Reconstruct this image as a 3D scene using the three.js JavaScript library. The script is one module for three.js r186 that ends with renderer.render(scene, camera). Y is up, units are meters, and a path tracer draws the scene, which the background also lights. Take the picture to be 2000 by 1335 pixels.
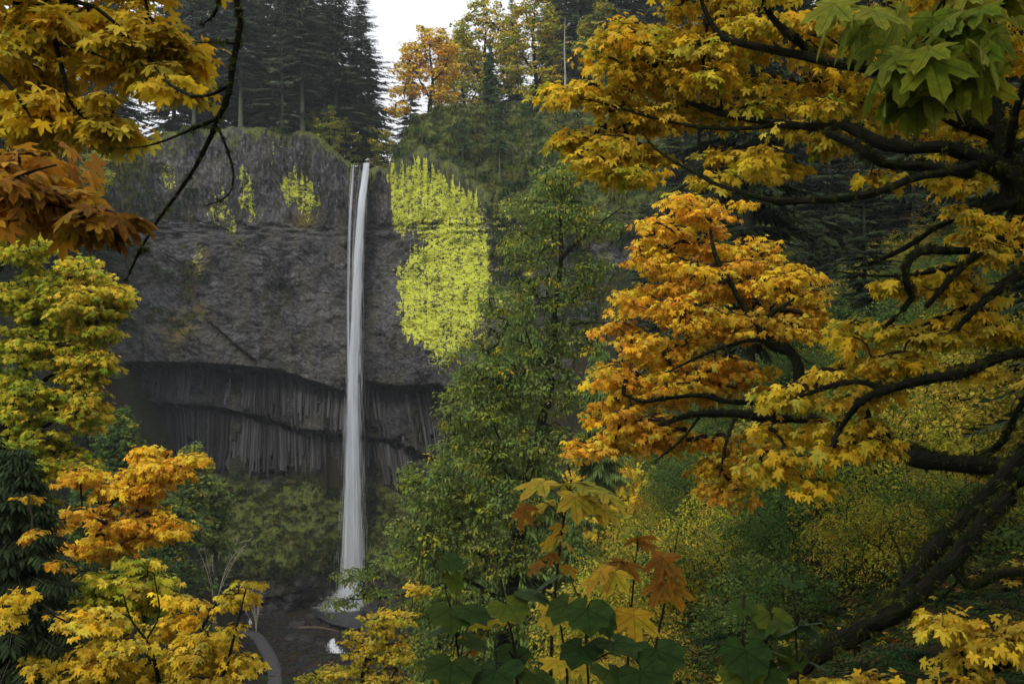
import * as THREE from 'three';
import { mergeGeometries } from 'three/addons/utils/BufferGeometryUtils.js';
import { MarchingCubes } from 'three/addons/objects/MarchingCubes.js';

// ------------------------------------------------------------------ camera, sky, sun, exposure
const scene = new THREE.Scene();
const F = 1945;                                     // focal length in pixels of a 2000 px wide frame
const camera = new THREE.PerspectiveCamera(2 * Math.atan(667.5 / F) * 180 / Math.PI, 2000 / 1335, 0.1, 2000);
camera.filmGauge = 36;
camera.position.set(0, 0, 0);
camera.lookAt(0, 0, -1);
camera.focus = 40;
camera.userData.fStop = 8;

function overcastSky() {
  const w = 64, h = 32, data = new Float32Array(w * h * 4);
  for (let j = 0; j < h; j++) {
    const s = Math.sin(((j + 0.5) / h - 0.5) * Math.PI), l = (1 + 1.2 * Math.max(0, s)) / 2;
    for (let i = 0; i < w; i++) data.set([l * 0.97, l * 1.0, l * 1.04, 1], (j * w + i) * 4);
  }
  const t = new THREE.DataTexture(data, w, h, THREE.RGBAFormat, THREE.FloatType);
  t.mapping = THREE.EquirectangularReflectionMapping; t.magFilter = THREE.LinearFilter; t.needsUpdate = true;
  return t;
}
scene.fog = new THREE.FogExp2(0xdfe6ec, 0.00022);
const skyTexture = overcastSky();
scene.background = skyTexture; scene.environment = skyTexture;
const sun = new THREE.DirectionalLight(0xfff2e0, 1.3);
sun.position.set(-70, 150, 60); sun.target.position.set(-10, -10, -100);
sun.castShadow = true; sun.shadow.radius = 26; sun.shadow.mapSize.set(2048, 2048);
Object.assign(sun.shadow.camera, { left: -160, right: 160, top: 160, bottom: -160, near: 1, far: 500 });
scene.add(sun, sun.target);
const renderer = new THREE.WebGLRenderer({ antialias: true });
renderer.toneMapping = THREE.LinearToneMapping;
renderer.toneMappingExposure = 1.6;
renderer.shadowMap.enabled = true;
renderer.setSize(1024, 683);

// ------------------------------------------------------------------ helpers
const V = (x, y, z) => new THREE.Vector3(x, y, z);
const P = (px, py, d) => V((px - 1000) / F * d, (667.5 - py) / F * d, -d);      // survey: bearing, elevation and distance to a place
function rng(seed) {
  let s = (seed * 2654435761) >>> 0;
  const f = () => { s = (s + 0x6d2b79f5) | 0; let t = Math.imul(s ^ (s >>> 15), 1 | s); t = (t + Math.imul(t ^ (t >>> 7), 61 | t)) ^ t; return ((t ^ (t >>> 14)) >>> 0) / 4294967296; };
  f.r = (a, b) => a + (b - a) * f();
  f.g = () => (f() + f() + f() + f() - 2) * 0.866 * 1.16;
  f.pick = (a) => a[Math.floor(f() * a.length)];
  return f;
}
const hash = (x, y, z) => { let h = Math.imul(x, 374761393) ^ Math.imul(y, 668265263) ^ Math.imul(z, 1442695041); h = Math.imul(h ^ (h >>> 13), 1274126177); return ((h ^ (h >>> 16)) >>> 0) / 4294967296; };
function vnoise(x, y, z = 0) {
  const ix = Math.floor(x), iy = Math.floor(y), iz = Math.floor(z);
  let fx = x - ix, fy = y - iy, fz = z - iz;
  fx = fx * fx * (3 - 2 * fx); fy = fy * fy * (3 - 2 * fy); fz = fz * fz * (3 - 2 * fz);
  const l = (a, b, t) => a + (b - a) * t;
  const p = (k) => l(l(hash(ix, iy, k), hash(ix + 1, iy, k), fx), l(hash(ix, iy + 1, k), hash(ix + 1, iy + 1, k), fx), fy);
  return fz === 0 ? p(iz) : l(p(iz), p(iz + 1), fz);
}
function fbm(x, y, z = 0, o = 4) { let a = 0.5, s = 0, n = 0; for (let i = 0; i < o; i++) { s += a * vnoise(x, y, z + i * 17); n += a; x *= 2.03; y *= 2.03; a *= 0.5; } return s / n; }
const clamp = (x, a = 0, b = 1) => Math.min(b, Math.max(a, x));
const smooth = (a, b, x) => { const t = clamp((x - a) / (b - a)); return t * t * (3 - 2 * t); };
function lerpTable(t, x) {                            // [[x, value], ...]
  if (x <= t[0][0]) return t[0][1];
  for (let i = 1; i < t.length; i++) if (x <= t[i][0]) return t[i - 1][1] + (t[i][1] - t[i - 1][1]) * (x - t[i - 1][0]) / (t[i][0] - t[i - 1][0]);
  return t[t.length - 1][1];
}
function inPoly(poly, x, y) { let c = false; for (let i = 0, j = poly.length - 1; i < poly.length; j = i++) { const [xi, yi] = poly[i], [xj, yj] = poly[j]; if ((yi > y) !== (yj > y) && x < (xj - xi) * (y - yi) / (yj - yi) + xi) c = !c; } return c; }

class MB {                                            // collects triangles into one indexed geometry
  constructor() { this.p = []; this.c = []; this.u = []; this.i = []; }
  v(x, y, z, r = 1, g = r, b = r, u = 0, w = 0) { this.p.push(x, y, z); this.c.push(r, g, b); this.u.push(u, w); return this.p.length / 3 - 1; }
  t(a, b, c) { this.i.push(a, b, c); }
  tube(pts, rad, seg = 5, col = [1, 1, 1], cap = true) {
    let prev = null; const up = V(0.31, 0.9, 0.29), t = V(), a = V(), b = V();
    let len = 0;
    for (let k = 0; k < pts.length; k++) {
      t.copy(pts[Math.min(k + 1, pts.length - 1)]).sub(pts[Math.max(k - 1, 0)]).normalize();
      a.crossVectors(t, Math.abs(t.dot(up)) > 0.95 ? V(1, 0, 0) : up).normalize(); b.crossVectors(t, a);
      if (k) len += pts[k].distanceTo(pts[k - 1]);
      const start = this.p.length / 3;
      for (let s = 0; s <= seg; s++) {
        const an = s / seg * Math.PI * 2, c = Math.cos(an) * rad[k], d = Math.sin(an) * rad[k];
        this.v(pts[k].x + a.x * c + b.x * d, pts[k].y + a.y * c + b.y * d, pts[k].z + a.z * c + b.z * d, col[0], col[1], col[2], s / seg * Math.max(0.2, rad[0] * 6.3), len);
      }
      if (prev !== null) for (let s = 0; s < seg; s++) { this.t(prev + s, start + s, prev + s + 1); this.t(prev + s + 1, start + s, start + s + 1); }
      prev = start;
    }
    if (cap) { const e = pts[pts.length - 1], m = this.v(e.x, e.y, e.z, col[0], col[1], col[2]); for (let s = 0; s < seg; s++) this.t(prev + s, m, prev + s + 1); }
  }
  kite(o, tip, side, w, c0, c1) {                      // narrow pointed blade of two triangles
    const mx = o.x + (tip.x - o.x) * 0.45, my = o.y + (tip.y - o.y) * 0.45, mz = o.z + (tip.z - o.z) * 0.45;
    const a = this.v(o.x, o.y, o.z, ...c0), b = this.v(mx + side.x * w, my + side.y * w, mz + side.z * w, ...c1), c = this.v(tip.x, tip.y, tip.z, ...c1), d = this.v(mx - side.x * w, my - side.y * w, mz - side.z * w, ...c1);
    this.t(a, b, c); this.t(a, c, d);
  }
  geo() {
    const g = new THREE.BufferGeometry();
    g.setAttribute('position', new THREE.Float32BufferAttribute(this.p, 3));
    g.setAttribute('color', new THREE.Float32BufferAttribute(this.c, 3));
    g.setAttribute('uv', new THREE.Float32BufferAttribute(this.u, 2));
    g.setIndex(this.i); g.computeVertexNormals();
    return g;
  }
}
const taken = new Map();
const numbered = (n) => { const k = taken.get(n) ?? 0; taken.set(n, k + 1); return k ? `${n}_${String(k).padStart(3, '0')}` : n; };
function thing(name, label, category, pos = [0, 0, 0], group) {
  const o = new THREE.Group(); o.name = numbered(name); o.position.set(...pos); scene.add(o);
  o.userData = { label, category }; if (group) o.userData.group = group;
  return o;
}
function mesh(name, geo, mat, parent, kind, label) {
  const m = new THREE.Mesh(geo, mat); m.name = parent ? name : numbered(name); m.castShadow = m.receiveShadow = true; (parent ?? scene).add(m);
  if (kind) m.userData.kind = kind; if (label) m.userData.label = label;
  return m;
}
function instanced(name, geo, mat, items, parent) {    // items: [{m: Matrix4, c: [r,g,b]}]
  const m = new THREE.InstancedMesh(geo, mat, items.length); m.name = parent ? name : numbered(name); m.castShadow = m.receiveShadow = true;
  const c = new THREE.Color();
  items.forEach((it, i) => { m.setMatrixAt(i, it.m); m.setColorAt(i, c.setRGB(...it.c)); });
  m.userData.kind = 'stuff'; (parent ?? scene).add(m);
  return m;
}
function copyOf(o, pos, turn, scale, label) {
  const c = o.clone(); c.name = numbered(o.name.replace(/_\d+$/, '')); scene.add(c); c.userData = { ...o.userData };
  if (label) c.userData.label = label;
  c.position.set(...pos); c.rotation.set(0, turn, 0); if (Array.isArray(scale)) c.scale.set(...scale); else c.scale.setScalar(scale);
  return c;
}
const smoothPath = (pts, n) => new THREE.CatmullRomCurve3(pts, false, 'centripetal').getPoints(n);

// ------------------------------------------------------------------ textures and materials
function dataTex(w, h, fn, srgb = false, chan = 4) {
  const d = new Uint8Array(w * h * 4);
  for (let j = 0; j < h; j++) for (let i = 0; i < w; i++) { const v = fn(i, j), k = (j * w + i) * 4; d[k] = v[0]; d[k + 1] = v[1]; d[k + 2] = v[2]; d[k + 3] = 255; }
  const t = new THREE.DataTexture(d, w, h); t.magFilter = THREE.LinearFilter; t.wrapS = t.wrapT = THREE.RepeatWrapping; if (srgb) t.colorSpace = THREE.SRGBColorSpace; t.needsUpdate = true;
  return t;
}
const wrapN = (x, y, per, s) => { const a = (x % per + per) % per, b = (y % per + per) % per, fx = a / per, fy = b / per; return (vnoise(a, b, s) * (1 - fx) + vnoise(a - per, b, s) * fx) * (1 - fy) + (vnoise(a, b - per, s) * (1 - fx) + vnoise(a - per, b - per, s) * fx) * fy; };
const barkTex = dataTex(256, 256, (i, j) => { const n = 0.55 * wrapN(i / 8, j / 32, 32, 1) + 0.3 * wrapN(i / 4, j / 8, 64, 2) + 0.25 * wrapN(i / 2, j / 3, 128, 3), v = clamp(n * 300 - 30, 0, 255); return [v, v, v]; });
const barkMap = dataTex(256, 256, (i, j) => { const n = wrapN(i / 10, j / 24, 25.6, 5), m = smooth(0.48, 0.66, wrapN(i / 20, j / 20, 12.8, 9) * 0.7 + wrapN(i / 4, j / 4, 64, 8) * 0.3), b = 150 + 90 * n; return [b * (1 - 0.3 * m), b * (1 + 0.05 * m), b * (1 - 0.5 * m)]; }, true);
const veinTex = dataTex(256, 256, (i, j) => {         // uv: leaf base at (0.5, 0.25), tip towards +v
  const x = (i / 255 - 0.5) * 2.4, y = (j / 255 - 0.3) * 1.8, r = Math.hypot(x, y), a = Math.abs(Math.atan2(x, y)) * 180 / Math.PI;
  let v = 1; for (const k of [0, 50, 105]) { const d = Math.abs(a - k) * Math.PI / 180 * r; v = Math.min(v, smooth(0.008, 0.03, d)); }
  const w = Math.abs(((r * 9 + Math.min(Math.abs(a), Math.abs(a - 50)) * 0.06) % 1) - 0.5) * 2; const side = smooth(0.0, 0.25, w);
  const n = fbm(i / 20, j / 20, 3), blot = smooth(0.66, 0.72, fbm(i / 26, j / 26, 31));
  const m = fbm(i / 60, j / 60, 77), k = (175 + 75 * n) * (0.9 + 0.1 * side) * (0.8 + 0.2 * v);
  const b2 = blot * smooth(0.3, 0.5, r) * 0.5;
  return [k * (1 - 0.2 * b2) * (0.86 + 0.28 * m), k * (1 - 0.45 * b2), k * (1 - 0.5 * b2)];
}, true);
const stuffTex = dataTex(512, 512, (i, j) => { const n = 0.5 * wrapN(i / 64, j / 64, 8, 1) + 0.3 * wrapN(i / 16, j / 16, 32, 2) + 0.35 * wrapN(i / 4, j / 4, 128, 4), v = clamp(n * 330 - 60, 0, 255); return [v, v, v]; });
const std = (o) => new THREE.MeshPhysicalMaterial({ roughness: 1, specularIntensity: 0.2, ...o });
const leafy = (o = {}) => new THREE.MeshPhysicalMaterial({ color: 0xffffff, vertexColors: true, roughness: 1, specularIntensity: 0.12, transmission: 0.4, thickness: 0, side: THREE.DoubleSide, ...o });
const M = {
  leaf: leafy(), needle: leafy({ transmission: 0.15 }), moss: leafy({ transmission: 0.25 }),
  nearLeaf: leafy({ map: veinTex }),
  mossyBark: std({ color: new THREE.Color().setRGB(0.022, 0.02, 0.013), map: barkMap, bumpMap: barkTex, bumpScale: 0.03 }),
  greyBark: std({ color: new THREE.Color().setRGB(0.2, 0.18, 0.15), map: barkMap, bumpMap: barkTex, bumpScale: 0.04 }),
  twig: std({ color: new THREE.Color().setRGB(0.022, 0.017, 0.012) }),
  alderBark: std({ color: new THREE.Color().setRGB(0.07, 0.063, 0.045), map: barkMap, bumpMap: barkTex, bumpScale: 0.03 }),
  paleTwig: std({ color: new THREE.Color().setRGB(0.34, 0.32, 0.28) }),
};
const RGB = (r, g, b) => [r, g, b];
const PAL = {
  gold: [[0.75, 0.52, 0.03], [0.77, 0.56, 0.035], [0.71, 0.47, 0.025], [0.75, 0.58, 0.05]],
  yellow: [[0.68, 0.49, 0.035], [0.66, 0.5, 0.05], [0.56, 0.46, 0.04]],
  orange: [[0.72, 0.38, 0.025], [0.74, 0.42, 0.03], [0.72, 0.44, 0.035], [0.62, 0.3, 0.025]],
  brown: [[0.42, 0.2, 0.02], [0.5, 0.25, 0.02], [0.34, 0.15, 0.016]],
  lime: [[0.34, 0.38, 0.025], [0.42, 0.41, 0.03], [0.26, 0.33, 0.025], [0.48, 0.42, 0.03]],
  olive: [[0.2, 0.22, 0.03], [0.28, 0.26, 0.035], [0.15, 0.19, 0.03]],
  green: [[0.065, 0.13, 0.025], [0.085, 0.16, 0.03], [0.11, 0.18, 0.035]],
  alder: [[0.17, 0.24, 0.05], [0.21, 0.28, 0.06], [0.13, 0.2, 0.045], [0.25, 0.28, 0.06]],
  pale: [[0.48, 0.38, 0.045], [0.54, 0.41, 0.045], [0.38, 0.33, 0.035]],
};
const tint = (r, pal, j = 0.18) => { const c = r.pick(pal), k = 1 + r.r(-j, j), h = r.r(-j, j) * 0.5; return [clamp(c[0] * k * (1 + h)), clamp(c[1] * k), clamp(c[2] * k * (1 - h))]; };

// ------------------------------------------------------------------ leaves and sprays
const MAPLE_FINE = [[0, 1], [8, 0.84], [14, 0.8], [18, 0.64], [24, 0.47], [28, 0.44], [33, 0.56], [37, 0.76], [43, 0.76], [50, 0.95], [58, 0.74], [64, 0.7], [69, 0.54], [77, 0.42], [86, 0.46], [96, 0.56], [106, 0.66], [116, 0.48], [128, 0.4], [150, 0.28], [168, 0.16]];
const MAPLE = [[0, 1], [14, 0.74], [26, 0.43], [37, 0.72], [50, 0.94], [64, 0.64], [78, 0.4], [105, 0.64], [140, 0.3]];
const BERRY = [[0, 0.92], [14, 0.78], [26, 0.7], [38, 0.82], [52, 0.72], [68, 0.66], [84, 0.74], [105, 0.64], [130, 0.58], [155, 0.42]];      // broad shallow-lobed leaf
const OVAL = [[0, 1], [18, 0.62], [40, 0.42], [75, 0.28], [130, 0.1]];
const ROUND = [[0, 0.8], [40, 0.62], [90, 0.5], [140, 0.4]];
// Puts one leaf blade into MB b: base at o, pointing along dir, facing n.
function addLeaf(b, outline, o, dir, n, size, c, curl = 0.25, stalk = 0.4, asym = 0) {
  const s = V().crossVectors(dir, n).normalize(), base = o.clone().addScaledVector(dir, stalk * size);
  if (stalk > 0) { const w = 0.022 * size, i0 = b.v(o.x - s.x * w, o.y - s.y * w, o.z - s.z * w, c[0] * 0.6, c[1] * 0.5, c[2] * 0.5, 0.5, 0.3), i1 = b.v(o.x + s.x * w, o.y + s.y * w, o.z + s.z * w, c[0] * 0.6, c[1] * 0.5, c[2] * 0.5, 0.5, 0.3), i2 = b.v(base.x, base.y, base.z, c[0] * 0.8, c[1] * 0.7, c[2] * 0.7, 0.5, 0.3); b.t(i0, i1, i2); }
  const mid = b.v(base.x, base.y, base.z, ...c, 0.5, 0.3), ring = [];
  const put = (ang, r) => {
    const a = ang * Math.PI / 180, lx = Math.sin(a) * r, ly = Math.cos(a) * r, h = -curl * r * r + curl * 0.45 * Math.abs(lx) * (ly > 0 ? 1 : 0.3) + asym * lx;
    ring.push(b.v(base.x + (s.x * lx + dir.x * ly + n.x * h) * size, base.y + (s.y * lx + dir.y * ly + n.y * h) * size, base.z + (s.z * lx + dir.z * ly + n.z * h) * size, ...c, 0.5 + lx / 2.4, 0.3 + ly / 1.8));
  };
  for (let k = outline.length - 1; k >= 0; k--) put(-outline[k][0], outline[k][1]);
  for (let k = outline[0][0] === 0 ? 1 : 0; k < outline.length; k++) put(outline[k][0], outline[k][1]);
  for (let k = 0; k < ring.length - 1; k++) b.t(mid, ring[k], ring[k + 1]);
}
function leafFrame(r, yaw, tiltMin, tiltMax) {
  const tilt = r.r(tiltMin, tiltMax), out = V(Math.cos(yaw), 0, Math.sin(yaw));
  const dir = V(out.x * Math.cos(tilt), -Math.sin(tilt), out.z * Math.cos(tilt)), n = V(out.x * Math.sin(tilt), Math.cos(tilt), out.z * Math.sin(tilt));
  n.x += r.r(-0.3, 0.3); n.z += r.r(-0.3, 0.3); n.addScaledVector(dir, -n.dot(dir)).normalize();
  return [dir, n];
}
function spray(seed, { n = 10, outline = MAPLE, spread = 1.1, height = 0.5, tilt = [0.15, 1.1], curl = 0.3, sizes = [0.6, 1.1], stalk = 0.45, twigs = true }) {
  const r = rng(seed), b = new MB();
  for (let k = 0; k < n; k++) {
    const yaw = r() * 6.283, rad = Math.sqrt(r()) * spread, o = V(Math.cos(yaw) * rad, r.r(-0.5, 0.5) * height - rad * rad * 0.18, Math.sin(yaw) * rad);
    const [dir, nn] = leafFrame(r, yaw + r.r(-0.9, 0.9), ...tilt), k2 = r.r(0.72, 1.12), h = r.r(-0.08, 0.08);
    addLeaf(b, outline, o, dir, nn, r.r(...sizes), [k2 * (1 + h), k2, k2 * (1 - h)], curl * r.r(0.4, 1.5), stalk, r.r(-0.25, 0.25));
    if (twigs && k % 2 === 0) { const s = V(-dir.z, 0, dir.x).normalize(); b.kite(V(0, -0.1 * height, 0), o, s, 0.02, [0.1, 0.08, 0.3], [0.12, 0.1, 0.3]); }
  }
  return b.geo();
}
const SPRAY = {
  maple: [spray(11, { n: 13, spread: 1.7, height: 0.8 }), spray(12, { n: 14, spread: 1.9, height: 0.9 })],
  hang: [spray(21, { n: 10, tilt: [0.5, 1.4] }), spray(22, { n: 11, tilt: [0.4, 1.3], spread: 1.2 })],
  small: [spray(31, { n: 22, outline: ROUND, spread: 2.2, height: 1.6, tilt: [-0.3, 1.2], stalk: 0.2 }), spray(32, { n: 24, outline: ROUND, spread: 2.4, height: 1.4, tilt: [-0.2, 1.1], stalk: 0.2 })],
  fine: [spray(51, { n: 40, outline: ROUND, spread: 4.6, height: 3.4, tilt: [-0.3, 1.2], stalk: 0.2, sizes: [0.7, 1.2] }), spray(52, { n: 40, outline: OVAL, spread: 4.8, height: 3, tilt: [-0.2, 1.1], stalk: 0.2, sizes: [0.8, 1.3] })],
  alder: [spray(41, { n: 20, outline: OVAL, spread: 2.3, height: 1.5, tilt: [-0.1, 1.2], stalk: 0.15 }), spray(42, { n: 20, outline: OVAL, spread: 2.1, height: 1.2, tilt: [0, 1.3], stalk: 0.15 })],
};

// ------------------------------------------------------------------ terrain: heights by bearing and distance (a valley below the viewpoint, closed by the cliff)
const ROWS = [2, 10, 20, 35, 50, 70, 90, 115, 140, 160.5, 165, 180, 260, 420];
const COLS = [
  [-1400, [-1.7, -2, -2, -1, 1, 5, 12, 22, 31, 36, 38, 40, 48, 60]],
  [-400, [-1.7, -3, -4, -4, -3, 0, 6, 16, 27, 34, 36, 38, 45, 60]],
  [0, [-1.7, -5, -9, -13, -15, -14, -8, 4, 20, 31, 33, 36, 42, 55]],
  [250, [-1.7, -5.5, -11, -19, -26, -32, -34, -33, -26, 10, 30.5, 33.5, 38, 48]],
  [450, [-1.7, -5.5, -11.5, -20, -28, -37, -42, -43, -41, -40, 32.6, 33.4, 36, 46]],
  [600, [-1.7, -5.5, -11.5, -20, -28, -38, -43, -43.8, -41.5, -41, 32.2, 33, 35.5, 44]],
  [660, [-1.7, -5.5, -11.5, -20, -28, -38, -43, -44.2, -42, -41, 29, 29.5, 32, 40]],
  [725, [-1.7, -5.5, -11.3, -20, -27, -36, -41.5, -44, -42, -40, 27.2, 28, 30, 37]],
  [765, [-1.7, -5.5, -11.1, -19, -26, -35, -40, -42, -41, -39, 29, 31, 35, 40]],
  [830, [-1.7, -5.5, -11, -19, -25, -33, -37, -39, -39, -30, 37.3, 38, 39, 45]],
  [1000, [-1.7, -5.5, -10.5, -16.5, -21, -27, -30, -31, -31, -10, 39.5, 41, 42, 46]],
  [1200, [-1.7, -5, -8.5, -12, -15, -18, -18, -14, 6, 39, 41, 42, 45, 52]],
  [1500, [-1.7, -4.5, -6, -6.4, -5, -1.6, 6, 20, 35, 39, 41, 43, 47, 54]],
  [2000, [-1.7, -3.5, -4, -2, 2, 9, 17, 28, 36, 40, 42, 43, 47, 54]],
  [3400, [-1.7, -1, 1, 6, 12, 21, 30, 38, 42, 44, 45, 46, 50, 56]],
];
function H(x, z) {
  const d = Math.max(-z, 0.01);
  if (z > -2) return -1.7 + 0.1 * x + Math.max(0, z + 2) * 0.12 + (fbm(x * 0.4, z * 0.4, 5) - 0.5) * 0.4;
  const px = 1000 + x / d * F, hs = COLS.map(([c, r]) => [c, lerpTable(ROWS.map((q, i) => [q, r[i]]), d)]);
  const k = smooth(2, 16, d), base = lerpTable(hs, px) * k + (-1.7 - 0.45 * (d - 2) + 0.12 * x) * (1 - k);
  const rough = (fbm(x * 0.12, z * 0.12, 2) - 0.5) * 3 + (fbm(x * 0.6, z * 0.6, 9) - 0.5) * 0.8;
  const floor = smooth(88, 100, d) * (1 - smooth(300, 420, Math.abs(px - 640)));
  return base + rough * clamp(d / 30, 0.1, 1) * (1 - 0.85 * floor);
}
const earthMat = std({ vertexColors: true, bumpMap: stuffTex.clone(), bumpScale: 0.25 }); earthMat.bumpMap.repeat.set(0.25, 0.25);
{
  const b = new MB(), ds = [], N = 150;
  for (let d = -60; d < 0; d += 6) ds.push(d);
  for (let d = 0, s = 0.8; d < 1400; d += s, s = d < 60 ? 0.9 : d < 190 ? 1.1 : s * 1.3) ds.push(d);
  for (const d of ds) for (let i = 0; i <= N; i++) {
    const w = Math.max(60, Math.abs(d) * 1.35 + 20), q = (i / N - 0.5) * 2, x = q * w, z = -d, y = H(x, z);
    const n = fbm(x * 0.25, z * 0.25, 40), m = fbm(x * 0.9, z * 0.9, 44), g = smooth(0.4, 0.6, n);
    b.v(x, y, z, 0.016 + 0.018 * m + 0.01 * (1 - g), 0.017 + 0.017 * m + 0.005 * g, 0.011 + 0.008 * m, x, z);
  }
  const R = N + 1;
  for (let j = 0; j < ds.length - 1; j++) for (let i = 0; i < N; i++) { const a = j * R + i; b.t(a, a + 1, a + R); b.t(a + 1, a + R + 1, a + R); }
  mesh('ground', b.geo(), earthMat, null, 'structure').userData.label = 'dark earth and leaf litter of the ravine slopes';
}

// ------------------------------------------------------------------ the cliff
const D0 = 156, toPx = (x) => 1000 + x / D0 * F, toPy = (y) => 667.5 - y / D0 * F, fromPx = (p) => (p - 1000) / F * D0, fromPy = (p) => (667.5 - p) / F * D0;
const PLAN = [[60, 140], [140, 144], [250, 150], [400, 155], [560, 158], [690, 158.5], [745, 157.5], [800, 154], [950, 151], [1100, 147], [1200, 142], [1300, 133]];
const RIM = [[60, 330], [150, 318], [250, 290], [330, 258], [420, 246], [520, 244], [600, 252], [650, 286], [682, 318], [752, 319], [766, 288], [800, 218], [850, 190], [950, 182], [1050, 168], [1300, 150]];
const MOSSLINE = [[60, 420], [200, 400], [300, 330], [340, 275], [420, 252], [600, 256], [680, 320], [752, 322], [770, 330], [800, 300], [850, 318], [900, 350], [960, 410], [1050, 450], [1150, 440], [1300, 430]];
const LIP = [[60, 720], [250, 705], [405, 709], [492, 716], [540, 722], [600, 742], [675, 764], [710, 742], [780, 752], [860, 748], [930, 770], [1300, 790]];
const ARCH = [[60, 800], [200, 790], [300, 785], [414, 796], [480, 812], [564, 840], [675, 852], [760, 862], [860, 900], [1300, 930]];
const FOOT = [[60, 860], [300, 880], [420, 925], [500, 936], [600, 931], [690, 938], [800, 965], [900, 985], [1300, 1000]];
function cliffDepth(x, y, fine = true) {
  const px = toPx(x), py = toPy(y);
  let d = lerpTable(PLAN, px);
  const lip = lerpTable(LIP, px), arch = lerpTable(ARCH, px), foot = lerpTable(FOOT, px), moss = lerpTable(MOSSLINE, px);
  d += smooth(560, 690, py) * -1.2;                                                    // belly above the overhang
  if (px > 756) d += Math.max(0, moss - py) * 0.055 * smooth(756, 800, px) + (fine ? (fbm(x * 0.22, y * 0.3, 14) - 0.5) * 5 * smooth(0, 40, moss - py) * smooth(756, 800, px) : 0);            // mossy shoulder leans back
  else d += Math.max(0, moss - py) * 0.03;
  const w = smooth(lip - 2, lip + 14, py); d += w * 4.2;                               // undercut
  d += smooth(arch - 3, arch + 10, py) * 2.2 - smooth(lip + 20, arch - 10, py) * 0.8;
  d -= smooth(foot - 4, foot + 165, py) * (13 - 8.5 * Math.exp(-Math.pow((px - 685) / 75, 2)));                                          // mossy slope below the columns
  // the diagonal crack left of the falls
  const cx = clamp((px - 405) / (495 - 405)), cy = 622 + cx * 78, cr = (px > 395 && px < 500) ? smooth(26, 0, py - cy) * smooth(-2, 3, py - cy) * smooth(395, 420, px) : 0; d += cr * 1.4;
  d += (px > 300 && px < 497 && py > 640 && py < lip) ? -smooth(0, 40, 622 + (px - 405) / 90 * 78 < py ? py - (622 + (px - 405) / 90 * 78) : 0) * 0.9 : 0;
  d += smooth(448, 458, py) * -0.35 * smooth(500, 600, px);                             // the level seam
  if (fine) {
    const col = py < 700 ? 1 : 0.5;
    const up = smooth(470, 430, py), wob = fbm(x * 0.2, y * 0.2, 15) * 3;
    d += (fbm(x * 0.09, y * 0.07, 3) - 0.5) * 5.0;
    d += (fbm(x * 0.55 + wob * 0.3, y * (0.5 - 0.34 * up), 7, 3) - 0.5) * (1.3 + 0.5 * up) * col;
    d += Math.abs(fbm(x * (0.7 + 1.3 * up) + wob, y * (1.5 - 1.1 * up) + wob * 0.4, 11, 3) - 0.5) * (0.75 + 0.8 * up) * col;
    d += (vnoise(x * 3.1, y * 2.4, 13) - 0.5) * 0.16;
    d += smooth(0.62, 0.7, fbm(x * 0.28, y * 0.28, 17)) * 1.1 * smooth(lip - 20, lip + 20, py) * smooth(foot + 30, foot, py);
    if (py > foot + 20) d += (fbm(x * 0.35, y * 0.35, 19) - 0.5) * 4;
  }
  return d;
}
const LICHEN = [
  { p: [[756, 345], [775, 322], [800, 335], [812, 318], [850, 335], [900, 372], [940, 398], [952, 470], [958, 560], [935, 640], [900, 690], [870, 706], [845, 690], [800, 660], [782, 640], [785, 590], [775, 540], [795, 500], [832, 470], [826, 452], [780, 456], [765, 430]], k: 0.97 },
  { p: [[545, 362], [560, 345], [590, 340], [612, 365], [618, 395], [600, 415], [575, 405], [553, 392]], k: 0.85 },
  { p: [[415, 385], [440, 380], [450, 420], [476, 470], [468, 474], [440, 445], [420, 430]], k: 0.62 },
  { p: [[470, 340], [482, 335], [500, 380], [498, 430], [480, 435], [470, 400]], k: 0.6 },
  { p: [[340, 325], [350, 325], [352, 385], [341, 388]], k: 0.55 },
  { p: [[390, 470], [400, 470], [402, 545], [391, 548]], k: 0.45 },
  { p: [[940, 400], [1000, 440], [1045, 480], [1040, 620], [990, 640], [930, 660], [950, 560]], k: 0.5 },
  { p: [[528, 275], [540, 275], [540, 325], [530, 325]], k: 0.35 }, { p: [[840, 690], [900, 690], [880, 730], [850, 725]], k: 0.45 },
];
const X0 = fromPx(60), X1 = fromPx(1300), Y0 = fromPy(1215), Y1 = fromPy(140);
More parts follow.
